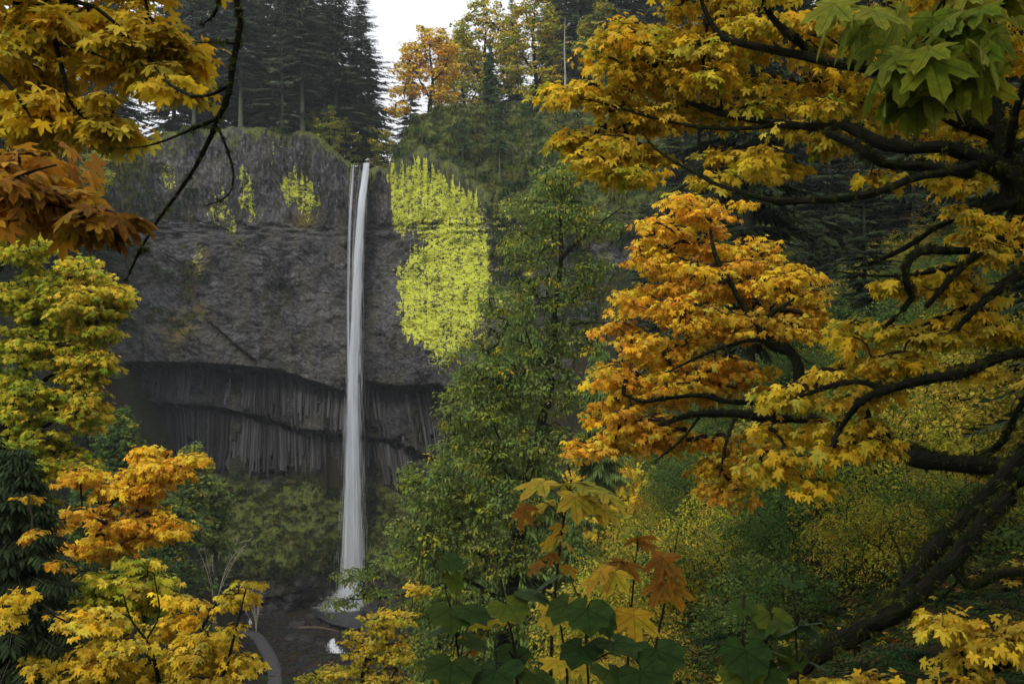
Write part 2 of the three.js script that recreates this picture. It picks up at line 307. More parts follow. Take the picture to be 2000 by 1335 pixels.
{
  const NX = 600, NY = 470, b = new MB(), R = NX + 1;
  for (let j = 0; j <= NY + 6; j++) for (let i = 0; i <= NX; i++) {
    const x = X0 + (X1 - X0) * i / NX, rim = fromPy(lerpTable(RIM, toPx(x))) + (fbm(x * 0.5, 3, 2) - 0.5) * 1.2, t = Math.min(1, j / NY), y = Y0 + (rim - Y0) * t;
    let d = cliffDepth(x, y), yy = y;
    const near = smooth(rim - 1.6, rim, y); d += near * near * 1.4;                        // rounded edge
    if (j > NY) { d += (j - NY) * 2.4; yy = rim + (j - NY) * 0.12 + (fbm(x * 0.4, j, 8) - 0.4) * 0.5; }
    b.v(x, yy, -d, 1, 1, 1, (x - X0) / (X1 - X0), (yy - Y0) / (Y1 - Y0));
  }
  for (let j = 0; j < NY + 6; j++) for (let i = 0; i < NX; i++) { const a = j * R + i; b.t(a, a + 1, a + R); b.t(a + 1, a + R + 1, a + R); }
  const W = 2048, Hh = 1760, cd = new Uint8Array(W * Hh * 4), bd = new Uint8Array(W * Hh * 4);
  const enc = (v) => Math.round(255 * Math.pow(clamp(v), 1 / 2.2));
  for (let j = 0; j < Hh; j++) for (let i = 0; i < W; i++) {
    const x = X0 + (X1 - X0) * (i + 0.5) / W, y = Y0 + (Y1 - Y0) * (j + 0.5) / Hh, px = toPx(x), py = toPy(y), k = (j * W + i) * 4;
    const lip = lerpTable(LIP, px), moss = lerpTable(MOSSLINE, px), foot = lerpTable(FOOT, px);
    const upz = smooth(480, 430, py), f1 = fbm(x * (0.9 + 0.7 * upz), y * (1.3 - 0.85 * upz), 21, 4), f2 = fbm(x * (3.4 + 1.6 * upz), y * (4.6 - 2.6 * upz), 23, 3), f3 = vnoise(x * 14, y * 10, 25), streak = fbm(x * 2.2, y * 0.16, 27, 3), big = fbm(x * 0.16, y * 0.14, 29, 3);
    let v = 0.058 + 0.1 * (f1 - 0.35) + 0.09 * Math.max(0, f2 - 0.45) + 0.025 * (f3 - 0.5) + 0.13 * (big - 0.5) + 0.05 * (streak - 0.5);
    const speck = smooth(0.66, 0.78, f2 * 0.6 + f3 * 0.4) * (0.25 + 0.75 * upz); v = Math.max(v, 0.012) + speck * 0.16;
    v *= 1 - 0.45 * smooth(0.56, 0.4, f2) * 0.8;
    let r = v * 0.86, g = v * 0.845, bl = v * 0.905;
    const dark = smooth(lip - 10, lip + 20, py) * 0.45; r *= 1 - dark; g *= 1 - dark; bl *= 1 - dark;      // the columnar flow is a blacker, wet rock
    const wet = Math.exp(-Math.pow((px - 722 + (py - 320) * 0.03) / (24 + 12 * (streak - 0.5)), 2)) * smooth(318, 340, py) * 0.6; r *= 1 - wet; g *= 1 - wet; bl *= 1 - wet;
    // brown and olive stains
    const left = smooth(370, 200, px) * smooth(720, 420, py), st = smooth(0.46, 0.62, fbm(x * 0.7, y * 0.3, 33) + left * 0.17) * (0.3 + 0.6 * left);
    r += (0.075 - r) * st * 0.8; g += (0.07 - g) * st * 0.8; bl += (0.022 - bl) * st * 0.8;
    const sb = Math.exp(-Math.pow((px - 360 - (640 - py) * 0.25) / 34, 2) - Math.pow((py - 640) / 36, 2)) + Math.exp(-Math.pow((px - 590) / 26, 2) - Math.pow((py - 428) / 20, 2)) * 0.9 + Math.exp(-Math.pow((px - 395 - 12 * Math.sin(py / 24)) / 14, 2)) * smooth(470, 500, py) * smooth(640, 600, py) * 0.7;
    const sbk = clamp(sb) * smooth(0.35, 0.6, f2 * 0.5 + f1 * 0.5); r += (0.14 - r) * sbk; g += (0.105 - g) * sbk; bl += (0.015 - bl) * sbk;
    // moss at the rim, on the shoulder and on the slope at the foot
    const mo = smooth(-30, 18, moss - py + (f1 - 0.5) * 110 + (f2 - 0.5) * 60) + smooth(-6, 30, py - foot + (f1 - 0.5) * 40) * smooth(1130, 1085, py);
    const mk = clamp(mo) * smooth(0.3, 0.48, f2 * 0.6 + f3 * 0.4); r += (0.06 + 0.05 * f1 - r) * mk; g += (0.085 + 0.04 * f1 - g) * mk; bl += (0.016 - bl) * mk;
    // yellow lichen
    let li = 0; const wx = px + (f1 - 0.5) * 34 + (f2 - 0.5) * 18, wy = py + (f2 - 0.5) * 30 + (streak - 0.5) * 60;
    for (const q of LICHEN) if (inPoly(q.p, wx, wy)) li = Math.max(li, q.k);
    const grain = 0.5 * fbm(x * 2.6, y * 3.6, 35, 4) + 0.22 * f3 + 0.16 * vnoise(x * 7, y * 9, 36) + 0.22 * streak, lk = li ? smooth(0.74 - li * 0.31, 0.83 - li * 0.31, grain) : smooth(0.8, 0.84, grain) * smooth(640, 560, py) * 0.6;
    const lt = 0.75 + 0.5 * f3; r += (0.44 * lt - r) * lk; g += (0.48 * lt - g) * lk; bl += (0.045 * lt - bl) * lk;
    cd[k] = enc(r); cd[k + 1] = enc(g); cd[k + 2] = enc(bl); cd[k + 3] = 255;
    const bv = clamp(0.35 * f1 + 0.4 * f2 + 0.25 * f3 + 0.08 * lk) * 255; bd[k] = bd[k + 1] = bd[k + 2] = bv; bd[k + 3] = 255;
  }
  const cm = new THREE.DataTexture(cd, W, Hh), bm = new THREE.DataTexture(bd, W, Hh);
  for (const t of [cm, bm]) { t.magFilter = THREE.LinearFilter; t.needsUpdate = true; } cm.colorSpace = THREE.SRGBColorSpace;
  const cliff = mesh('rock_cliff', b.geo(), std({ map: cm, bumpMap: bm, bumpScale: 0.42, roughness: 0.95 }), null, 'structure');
  cliff.userData.label = 'tall dark basalt cliff with yellow lichen patches behind the waterfall';
  // basalt columns under the overhang: thin prisms, side by side
  const r = rng(77), cb = new MB();
  for (const [from, to, tier] of [[190, 860, 0], [300, 880, 1]]) for (let px = from; px < to;) {
    const x = fromPx(px), rad = r.r(0.12, 0.24); px += rad * 1.75 / D0 * F;
    const top = lerpTable(tier ? ARCH : LIP, px) + (tier ? 8 : 12) + r.r(-3, 3) + (vnoise(px / 22, tier, 52) - 0.5) * 16, bot = lerpTable(tier ? FOOT : ARCH, px) + (tier ? r.r(-14, 6) : r.r(-16, 8));
    if (bot - top < 15 || (tier === 0 && px > 330 && px < 430 && r() < 0.5)) continue;
    const lean = (px < 280 ? -0.55 : px > 720 ? 0.35 : 0.1 * Math.sin(px / 40)) , push = r.r(-0.15, 0.35) + (vnoise(px / 14, tier * 9, 51) - 0.5) * 1.3, pieces = r() < 0.5 ? 1 : 2, pts = [], rd = [], k0 = r.r(0.45, 1.5);
    const n = 7, cut = r.r(0.55, 1);
    for (let s = 0; s <= n; s++) {
      const t = s / n * (pieces === 2 ? cut : 1), py = top + (bot - top) * t, y = fromPy(py), xx = x + lean * (fromPy(top) - y) * 0.5;
      pts.push(V(xx, y, -(cliffDepth(xx, y, false) + (fbm(xx * 0.09, y * 0.07, 3) - 0.5) * 5 - push + (vnoise(xx * 1.7, y * 1.1, 61) - 0.5) * 0.35))); rd.push(rad * r.r(0.9, 1.08));
    }
    const q = 0.075 * k0 * (0.6 + 0.8 * vnoise(px / 30, tier * 5, 57)); cb.tube(pts, rd, 6, [q * 0.9, q * 0.89, q * 0.95]);
  }
  const cols = mesh('basalt_columns', cb.geo().toNonIndexed(), std({ vertexColors: true, bumpMap: stuffTex, bumpScale: 0.06 }), cliff, 'stuff'); cols.geometry.computeVertexNormals();
}
// ------------------------------------------------------------------ moss and grass tufts that hang on the cliff shoulder and its foot
const tuft = (seed, n, len, droop) => {
  const r = rng(seed), b = new MB();
  for (let k = 0; k < n; k++) {
    const a = r() * 6.283, L = len * r.r(0.5, 1.1), o = V(r.r(-0.15, 0.15), 0, r.r(-0.15, 0.15)), out = V(Math.cos(a), 0, Math.sin(a)), q = r.r(0.6, 1.2), side = V(-out.z, 0, out.x), c0 = [q * 0.7, q * 0.7, q * 0.7], c1 = [q * r.r(0.9, 1.1), q, q];
    const m = o.clone().addScaledVector(out, L * 0.55).add(V(0, L * (0.5 - droop * 0.35), 0)), t = o.clone().addScaledVector(out, L).add(V(0, L * (0.35 - droop), 0)), w = L * r.r(0.05, 0.1);
    const i0 = b.v(o.x, o.y, o.z, ...c0), i1 = b.v(m.x + side.x * w, m.y, m.z + side.z * w, ...c1), i2 = b.v(m.x - side.x * w, m.y, m.z - side.z * w, ...c1), i3 = b.v(t.x, t.y, t.z, ...c1);
    b.t(i0, i1, i2); b.t(i1, i3, i2);
  }
  return b.geo();
};
const TUFT = [tuft(1, 16, 1, 0.6), tuft(2, 18, 1, 1.1)];
const FERN = (() => {
  const r = rng(5), b = new MB();
  for (let k = 0; k < 11; k++) {
    const a = r() * 6.283, L = r.r(0.7, 1.1), out = V(Math.cos(a), 0, Math.sin(a)), side = V(-out.z, 0, out.x);
    for (let s = 1; s < 9; s++) { const t = s / 9, o = out.clone().multiplyScalar(L * t).add(V(0, L * (0.75 * t - 0.85 * t * t), 0)); for (const g of [-1, 1]) { const tip = o.clone().addScaledVector(side, g * L * 0.2 * (1.05 - t)).addScaledVector(out, 0.05).add(V(0, -0.05, 0)); const q = r.r(0.7, 1.2); b.kite(o, tip, out, 0.035, [q, q, q], [q, q, q]); } }
  }
  return b.geo();
})();
const mat4 = (p, r, s, tilt = 0.2) => new THREE.Matrix4().compose(p, new THREE.Quaternion().setFromEuler(new THREE.Euler(r.r(-tilt, tilt), r() * 6.283, r.r(-tilt, tilt))), typeof s === 'number' ? V(s, s, s) : s);
{
  const r = rng(90), items = [], cliff = scene.getObjectByName('rock_cliff');
  for (let k = 0; k < 26000; k++) {
    const px = r.r(130, 1290), py = r.r(150, 1120), moss = lerpTable(MOSSLINE, px), rim = lerpTable(RIM, px), foot = lerpTable(FOOT, px);
    if (py < rim + 1) continue;
    const x = fromPx(px), y = fromPy(py), n = fbm(x * 0.3, y * 0.3, 70) - 0.5;
    const onTop = py < moss + n * 90 - 12, below = py > foot + 8 + n * 60 && py < 1110 && px < 980, right = px > 960 && py > moss && n > 0.0 && py < 1000, left = px < 300 + n * 420 && py < 600 + n * 300 && r() < 0.45;
    if (!(onTop || below || right || left)) continue;
    if (below && r() < 0.35) continue;
    const warm = smooth(0.42, 0.62, fbm(x * 0.5, y * 0.5, 72)), lush = onTop && px > 756 ? 1 : below ? 0.5 : 0.7;
    items.push({ m: mat4(V(x, y, -cliffDepth(x, y) + 0.1), r, r.r(0.5, 1.25), 0.35), c: [(0.04 + 0.07 * warm) * lush * r.r(0.7, 1.3), (0.075 + 0.05 * warm) * lush * r.r(0.7, 1.3), 0.018 * lush] });
  }
  instanced('moss_tufts', TUFT[1], M.moss, items, cliff);
}
// undergrowth over the ravine slopes
{
  const r = rng(91), ferns = [], litter = [];
  for (let k = 0; k < 24000; k++) {
    const d = 6 + Math.pow(r(), 0.7) * 150, px = r.r(-250, 2250), x = (px - 1000) / F * d, y = H(x, -d);
    if (px > 380 && px < 820 && d > 92) continue;
    if (px > 335 && px < 1250 && d > 134) continue;
    if (d < 8) continue;
    const n = fbm(x * 0.2, d * 0.2, 80);
    const c = n > 0.56 ? [0.07, 0.08, 0.018] : [0.025, 0.042, 0.012];
    ferns.push({ m: mat4(V(x, y - 0.05, -d), r, r.r(0.6, 1.5) * (d < 16 ? 0.5 : 1), 0.35), c: c.map((q) => q * r.r(0.6, 1.4)) });
  }
  for (let k = 0; k < 1700; k++) { const d = r.r(6.5, 18), px = r.r(1050, 2350), x = (px - 1000) / F * d; ferns.push({ m: mat4(V(x, H(x, -d) - 0.03, -d), r, r.r(0.3, 0.7), 0.3), c: (r() < 0.2 ? [0.1, 0.1, 0.02] : [0.03, 0.055, 0.014]).map((q) => q * r.r(0.6, 1.4)) }); }
  for (let k = 0; k < 2600; k++) { const d = r.r(98, 126), px = r.r(530, 600) + (d - 110) * -1.2, x = (px - 1000) / F * d; ferns.push({ m: mat4(V(x, H(x, -d), -d), r, r.r(0.25, 0.6), 0.3), c: [0.05, 0.1, 0.02].map((q) => q * r.r(0.6, 1.3)) }); }
  for (let k = 0; k < 9000; k++) { const d = r.r(14, 100), px = r.r(900, 2200), x = (px - 1000) / F * d; litter.push({ m: mat4(V(x, H(x, -d) + 0.05, -d), r, r.r(0.12, 0.2), 0.5), c: tint(r, r() < 0.5 ? PAL.yellow : PAL.brown) }); }
  const f = instanced('fern_undergrowth', FERN, M.moss, ferns); f.userData.label = 'dark ferns and low plants covering the ravine slopes';
  const lb = new MB(); addLeaf(lb, MAPLE, V(0, 0, 0), V(1, 0, 0), V(0, 1, 0), 1, [1, 1, 1], 0.2, 0.3);
  instanced('fallen_leaves', lb.geo(), M.leaf, litter).userData.label = 'fallen yellow and brown leaves on the slope';
}

// ------------------------------------------------------------------ waterfall
{
  const CL = [[316, 713], [400, 706], [500, 700], [600, 696], [700, 692], [800, 690], [900, 689], [1000, 689], [1100, 690], [1178, 691]];
  const HW = [[316, 4.5], [450, 5.4], [600, 6.6], [800, 9], [1000, 14], [1120, 19], [1178, 25]];
  const wf = thing('waterfall', 'tall white plunge waterfall dropping over the dark basalt cliff', 'waterfall');
  const water = new THREE.MeshPhysicalMaterial({ color: new THREE.Color().setRGB(0.88, 0.92, 0.98), vertexColors: true, roughness: 1, transmission: 0.4, thickness: 0, side: THREE.DoubleSide });
  const depthAt = (py) => 157.2 - smooth(316, 420, py) * 1.6;
  function strands(seed, count, place, w0, w1, lens) {
    const r = rng(seed), b = new MB();
    for (let k = 0; k < count; k++) {
      const L = r.r(...lens), py0 = 316 + (1178 - 316) * r() - L * 0.5, gx = r.g(), gz = r.g(), a = r() * 3.1416, w = r.r(w0, w1), n = 4; let prev = null;
      const q = r.r(0.82, 1.05);
      for (let s = 0; s <= n; s++) {
        const py = clamp(py0 + L * s / n, 316, 1178), [px, hw, dd] = place(py, gx), x = fromPx(px) + gx * hw / F * D0 * 0.62, z = -(depthAt(py) + dd + gz * hw / F * D0 * 0.6), y = fromPy(py), ww = w * Math.sin(Math.PI * (s + 0.25) / (n + 0.5));
        const i0 = b.v(x + Math.cos(a) * ww, y, z + Math.sin(a) * ww, q, q, q), i1 = b.v(x - Math.cos(a) * ww, y, z - Math.sin(a) * ww, q, q, q);
        if (prev) { b.t(prev[0], prev[1], i0); b.t(prev[1], i1, i0); } prev = [i0, i1];
      }
    }
    return b.geo();
  }
  mesh('main_stream', strands(1, 10000, (py) => [lerpTable(CL, py), lerpTable(HW, py) * 1.3, 0], 0.008, 0.03, [60, 190]), water, wf, 'stuff');
  mesh('core_stream', strands(2, 8000, (py) => [lerpTable(CL, py) - 1, lerpTable(HW, py) * 0.5, 0.1], 0.012, 0.03, [60, 190]), water, wf, 'stuff');
  mesh('side_veil', strands(3, 240, (py) => [lerpTable([[316, 687], [500, 681], [700, 680], [850, 684], [1178, 690]], py), 4, 0.3], 0.006, 0.016, [80, 200]), water, wf, 'stuff');
  mesh('middle_veil', strands(4, 110, (py) => [lerpTable([[316, 699], [500, 692], [700, 688], [1178, 690]], py), 8, 0.2], 0.005, 0.012, [80, 200]), water, wf, 'stuff');
  mesh('drifting_spray', strands(5, 4200, (py) => [lerpTable(CL, py) + 3, lerpTable([[316, 5], [500, 11], [700, 18], [1000, 30], [1178, 42]], py), -0.5], 0.004, 0.01, [20, 70]), water, wf, 'stuff');
  const r = rng(6), b = new MB();                       // spray thrown up where the fall meets the pool
  for (let k = 0; k < 16000; k++) {
    const a = r() * 6.283, up = r() ** 1.6, reach = r.r(0, 1) * (3.8 - up * 2), x = fromPx(690) - 1.2 * r() * reach * 0.6 + Math.cos(a) * reach, z = -153.5 + Math.sin(a) * reach * 0.7, y = fromPy(1176) + up * 3.4 * (1 - reach / 5), l = r.r(0.05, 0.28), w = r.r(0.006, 0.02);
    b.kite(V(x, y, z), V(x + Math.cos(a) * l, y + l * r.r(-0.5, 1), z + Math.sin(a) * l), V(r.r(-1, 1), r.r(-1, 1), r.r(-1, 1)).normalize(), w, [1, 1, 1], [1, 1, 1]);
  }
  mesh('splash_spray', b.geo(), water, wf, 'stuff');
  // pool and stream
  const pool = (pts, y, name, label) => { const g = new THREE.ShapeGeometry(new THREE.Shape(new THREE.SplineCurve([...pts, pts[0]].map(([x, z]) => new THREE.Vector2(x, z))).getPoints(90).map((q, i) => q.multiplyScalar(1 + (vnoise(i * 0.7, 3, 66) - 0.5) * 0.004))), 12); g.rotateX(Math.PI / 2); g.scale(1, 1, 1); const p = g.attributes.position, n = g.index.array; for (let i = 0; i < n.length; i += 3) { const t = n[i]; n[i] = n[i + 1]; n[i + 1] = t; } for (let i = 0; i < p.count; i++) p.setY(i, y); const uv = g.attributes.uv; for (let i = 0; i < p.count; i++) uv.setXY(i, p.getX(i), p.getZ(i)); g.computeVertexNormals(); const m = mesh(name, g, poolMat, null, 'structure'); m.userData.label = label; return m; };
  const rip = stuffTex.clone(); rip.repeat.set(0.35, 0.7); rip.needsUpdate = true;
  const poolMat = new THREE.MeshPhysicalMaterial({ color: new THREE.Color().setRGB(0.016, 0.018, 0.018), roughness: 0.22, bumpMap: rip, bumpScale: 0.12 });
  const G = (px, py, y) => { const d = -y * F / (py - 667.5); return [(px - 1000) / F * d, -d]; };
  const yp = -40.9;
  pool([[585, 1160], [640, 1148], [720, 1148], [770, 1165], [765, 1195], [735, 1222], [670, 1224], [612, 1200]].map(([a, c]) => G(a, c, yp)), yp, 'pool', 'dark plunge pool at the foot of the waterfall');
  pool([[600, 1268], [640, 1262], [690, 1264], [720, 1290], [700, 1330], [640, 1380], [560, 1420], [560, 1330]].map(([a, c]) => G(a, c, -42.6)), -42.6, 'stream', 'dark stream running out below the pool');
  // small cascade between the rocks
  const cas = thing('cascade', 'small white cascade between dark rocks below the pool', 'cascade', [0, 0, 0]);
  const rb = rng(8), cb = new MB(), cp = P(652, 1252, 138);
  for (let k = 0; k < 620; k++) { const t = rb() ** 0.7, w = 0.35 + 1.1 * t, x = cp.x + rb.g() * w * 0.6 + t * 0.5 - 0.3 * Math.sin(t * 5), y = cp.y + 0.5 - t * 1.15 + rb.r(-0.08, 0.08), z = cp.z + t * 2.6, l = rb.r(0.15, 0.4); cb.kite(V(x, y, z), V(x + rb.r(-0.12, 0.12), y - l * 0.7, z + l * 0.7), V(1, 0, 0), rb.r(0.01, 0.03), [1, 1, 1], [1, 1, 1]); }
  for (let k = 0; k < 260; k++) { const x = cp.x + 2.6 + rb.g() * 0.6, y = cp.y - 0.1 + rb.r(-0.12, 0.12), z = cp.z + 0.6 + rb.g() * 0.3, l = rb.r(0.1, 0.3); cb.kite(V(x, y, z), V(x + l, y - 0.05, z + 0.05), V(0, 0.6, 0.8), rb.r(0.01, 0.03), [1, 1, 1], [1, 1, 1]); }
  mesh('falling_water', cb.geo(), water, cas, 'stuff');
  const fb = new MB();                                  // foam lying on the pool
  for (let k = 0; k < 5000; k++) { const a = rb() * 6.283, q = Math.sqrt(rb()) * 1.0, x = fromPx(684) + Math.cos(a) * q * 3.6 - q * rb() * 2.2, z = -152.6 + Math.sin(a) * q * 2.4, l = rb.r(0.05, 0.25) * (1.2 - q); fb.kite(V(x, yp + 0.03 + rb.r(0, 0.12) * (1 - q), z), V(x + l, yp + 0.04, z + rb.r(-0.1, 0.1)), V(0, 0, 1), 0.05 * (1.2 - q), [0.95, 0.95, 0.95], [0.95, 0.95, 0.95]); }
  mesh('foam', fb.geo(), water, wf, 'stuff');
}

// ------------------------------------------------------------------ rocks, log, path, walker
const rockMat = std({ color: new THREE.Color().setRGB(0.04, 0.038, 0.038), bumpMap: stuffTex, bumpScale: 0.25, roughness: 0.5, specularIntensity: 0.6 });
const ROCKS = [0, 1, 2, 3].map((s) => { const g = new THREE.IcosahedronGeometry(1, 4), p = g.attributes.position, v = V(); for (let i = 0; i < p.count; i++) { v.fromBufferAttribute(p, i); const cut = Math.max(Math.abs(v.x * 0.8 + v.y * 0.5), Math.abs(v.z * 0.9 - v.x * 0.3), Math.abs(v.y * 0.9 + v.z * 0.3)); const n = (0.55 + 0.5 * vnoise(v.x * 1.3 + 9 + s * 7, v.y * 1.3 + 9, v.z * 1.3 + 9)) / (0.55 + 0.5 * cut) + 0.16 * vnoise(v.x * 4 + 20, v.y * 4 + 20, v.z * 4 + s); p.setXYZ(i, v.x * n, v.y * n * 0.7, v.z * n); } g.computeVertexNormals(); return g; });
{
  const r = rng(33);
  const spots = [[560, 1172, 1.9], [590, 1180, 1.5], [530, 1182, 1.7], [725, 1190, 1.3], [745, 1205, 1.5], [610, 1205, 1.0], [640, 1222, 0.9], [690, 1225, 0.9], [715, 1235, 1.1], [580, 1225, 1.2], [600, 1252, 1.1], [625, 1258, 0.8], [678, 1255, 0.8], [700, 1262, 1.0], [735, 1255, 1.2], [545, 1205, 1.2], [620, 1160, 1.1], [505, 1170, 1.4], [640, 1290, 0.6], [690, 1300, 0.7], [610, 1310, 0.8], [755, 1225, 1.3], [570, 1250, 0.9], [480, 1150, 1.6], [725, 1215, 0.9], [655, 1238, 0.5], [595, 1290, 0.7], [540, 1160, 1.2]];
  for (let k = 0; k < 40; k++) spots.push([r.r(480, 770), r.r(1165, 1320), r.r(0.25, 0.6)]);
  spots.forEach(([px, py, s], i) => {
    let d = 120; for (let q = 100; q < 157; q += 0.5) { const p = P(px, py, q); if (p.y < H(p.x, p.z)) { d = q; break; } d = q; }
    const p = P(px, py, d), m = mesh('boulder', ROCKS[i % 4], rockMat); m.position.set(p.x, p.y + 0.12 * s, p.z); m.rotation.set(r() * 0.4, r() * 6, r() * 0.4); m.scale.setScalar(s * r.r(0.85, 1.2));
    m.userData = { label: `${s > 1.25 ? 'large' : s > 0.85 ? 'middling' : 'small'} dark wet boulder ${py < 1200 ? (px < 600 ? 'on the left bank of the plunge pool' : px < 700 ? 'at the rim of the plunge pool' : 'on the right bank of the plunge pool') : py < 1240 ? (px < 650 ? 'beside the fallen log' : 'right of the fallen log') : (px < 650 ? 'in the stream left of the cascade' : 'in the stream right of the cascade')}`, category: 'boulder', group: 'boulders at the foot of the falls' };
  });
  const gravel = [];
  for (let k = 0; k < 5200; k++) { const px = r.r(430, 820), d = r.r(104, 150), x = (px - 1000) / F * d, y = H(x, -d); gravel.push({ m: mat4(V(x, y + 0.02, -d), r, V(r.r(0.08, 0.32), r.r(0.06, 0.2), r.r(0.08, 0.3)), 0.5), c: [1, 1, 1].map((q) => q * r.r(0.5, 1.6)) }); }
  instanced('stream_gravel', new THREE.IcosahedronGeometry(1, 1), rockMat, gravel).userData.label = 'dark stones and gravel of the stream bed';
  const log = thing('fallen_log', 'brown fallen log lying across the rocks below the pool', 'log'), b = new MB();
  const pts = smoothPath([P(585, 1226, 139.6), P(615, 1225, 139), P(640, 1228, 138.4), P(662, 1233, 138)], 16);
  b.tube(pts, pts.map((_, i) => 0.27 - 0.01 * i), 10); mesh('trunk', b.geo(), std({ color: new THREE.Color().setRGB(0.085, 0.065, 0.05), bumpMap: barkTex, bumpScale: 0.05 }), log);
  const b2 = new MB(); b2.tube([pts[4], pts[4].clone().add(V(-0.3, 0.9, 0.4)), pts[4].clone().add(V(-0.9, 1.5, 0.5))], [0.09, 0.06, 0.02], 6); mesh('branch_stub', b2.geo(), M.twig, log);
  // asphalt path up to the falls
  const pb = new MB(), mid = [[420, 1700], [470, 1500], [535, 1335], [530, 1290], [512, 1255], [497, 1237], [470, 1228], [440, 1222]].map(([px, py], i) => { let d = 95; for (let q = 84; q < 150; q += 0.25) { const p = P(px, py, q); d = q; if (p.y < H(p.x, p.z) + 0.25) break; } const p = P(px, py, d); p.y = H(p.x, p.z) + 0.22; return p; });
  const c = smoothPath(mid, 90);
  c.forEach((q, i) => { const t = c[Math.min(i + 1, 90)].clone().sub(c[Math.max(i - 1, 0)]); t.y = 0; t.normalize(); for (let s = -3; s <= 3; s++) { const x = q.x - t.z * s * 0.36, z = q.z + t.x * s * 0.36; pb.v(x, Math.max(q.y - (Math.abs(s) === 3 ? 0.35 : 0), H(x, z) + (Math.abs(s) === 3 ? -0.2 : 0.12)), z, 1, 1, 1, x, z); } });
  for (let i = 0; i < 90; i++) for (let s = 0; s < 6; s++) { const a = i * 7 + s; pb.t(a, a + 1, a + 7); pb.t(a + 1, a + 8, a + 7); }
  mesh('path', pb.geo(), std({ color: new THREE.Color().setRGB(0.075, 0.072, 0.078), bumpMap: stuffTex, bumpScale: 0.02, side: THREE.DoubleSide }), null, 'structure').userData.label = 'grey paved path leading to the foot of the falls';
  // the walker on the path
  const at = c[Math.round(90 * 0.77)].clone(); at.y += 0.06;
  const walker = thing('person', 'person in a pale jacket and dark blue trousers standing on the path', 'person', [at.x, at.y, at.z]); walker.rotation.y = 2.6;
  const field = (bones, res, size, mat, name, k = 0.05) => {
    const mc = new MarchingCubes(res, mat, false, false, 60000), h = res / 2, seg = (p, [a, b2_, ra, rb_]) => { const ab = b2_.clone().sub(a), t = clamp(p.clone().sub(a).dot(ab) / Math.max(1e-6, ab.lengthSq())); return p.distanceTo(a.clone().addScaledVector(ab, t)) - (ra + (rb_ - ra) * t); };
    for (let z = 0; z < res; z++) for (let y = 0; y < res; y++) for (let x = 0; x < res; x++) {
      const p = V((x - h) / h * size, (y - h) / h * size + 0.88, (z - h) / h * size); let s = 0; for (const q of bones) s += Math.exp(-seg(p, q) / (k * 0.5)); mc.field[x + y * res + z * res * res] = s > 0 ? k * 0.5 * Math.log(s) : -1;
    }
    mc.isolation = 0; mc.update(); const n = mc.count ?? mc.geometry.drawRange.count, g = new THREE.BufferGeometry();
    g.setAttribute('position', new THREE.Float32BufferAttribute(Array.from(mc.positionArray.slice(0, n * 3)), 3)); g.scale(size, size, size); g.translate(0, 0.88, 0);
    g.setAttribute('normal', new THREE.Float32BufferAttribute(Array.from(mc.normalArray.slice(0, n * 3)), 3)); g.computeVertexNormals();
    return mesh(name, g, mat, walker);
  };
  const B = (a, b_, ra, rb_) => [V(...a), V(...b_), ra, rb_];
  const arms = (e) => [-1, 1].flatMap((s) => [B([s * 0.18, 1.42, 0], [s * 0.26, 1.16, 0.02], 0.052 + e, 0.045 + e), B([s * 0.26, 1.16, 0.02], [s * 0.22, 0.94, 0.12], 0.042 + e, 0.032 + e)]);
  const legs = (e) => [-1, 1].flatMap((s) => [B([s * 0.09, 0.9, 0], [s * 0.1, 0.48, 0.03 * s], 0.085 + e, 0.058 + e), B([s * 0.1, 0.48, 0.03 * s], [s * 0.1, 0.09, -0.03 * s], 0.056 + e, 0.04 + e)]);
  const torso = (e) => [B([0, 0.93, 0], [0, 1.2, 0], 0.13 + e, 0.125 + e), B([0, 1.2, 0], [0, 1.36, 0], 0.125 + e, 0.13 + e), B([-0.15, 1.41, 0], [0.15, 1.41, 0], 0.06 + e, 0.06 + e)];
  const hands = [-1, 1].flatMap((s) => [B([s * 0.22, 0.94, 0.12], [s * 0.215, 0.88, 0.15], 0.03, 0.026), B([s * 0.21, 0.9, 0.15], [s * 0.19, 0.86, 0.17], 0.012, 0.009)]);
  field([...torso(0), ...arms(0), ...legs(0), ...hands, B([0, 1.42, 0], [0, 1.53, 0.01], 0.05, 0.05), B([0, 1.6, 0.02], [0, 1.67, 0.01], 0.078, 0.09), B([0, 1.61, 0.1], [0, 1.6, 0.12], 0.012, 0.01), ...[-1, 1].map((s) => B([s * 0.1, 0.04, 0], [s * 0.11, 0.035, 0.15], 0.04, 0.032))], 64, 1.0, std({ color: new THREE.Color().setRGB(0.45, 0.28, 0.2) }), 'body', 0.03);
  field([...torso(0.03), ...arms(0.022)], 56, 1.0, std({ color: new THREE.Color().setRGB(0.62, 0.6, 0.55) }), 'jacket', 0.03);
  field([...legs(0.014), B([-0.08, 0.93, 0], [0.08, 0.93, 0], 0.13, 0.13)], 56, 1.0, std({ color: new THREE.Color().setRGB(0.02, 0.03, 0.07) }), 'trousers', 0.03);
  field([B([0, 1.68, -0.01], [0, 1.7, -0.015], 0.098, 0.095), B([0, 1.6, -0.05], [0, 1.67, -0.04], 0.07, 0.08)], 56, 1.0, std({ color: new THREE.Color().setRGB(0.55, 0.53, 0.5) }), 'cap', 0.02);
}

// ------------------------------------------------------------------ tree building
function sampleLimb(pts) { let L = 0; for (let i = 1; i < pts.length; i++) L += pts[i].distanceTo(pts[i - 1]); return smoothPath(pts, Math.max(6, Math.ceil(L / 0.28))); }
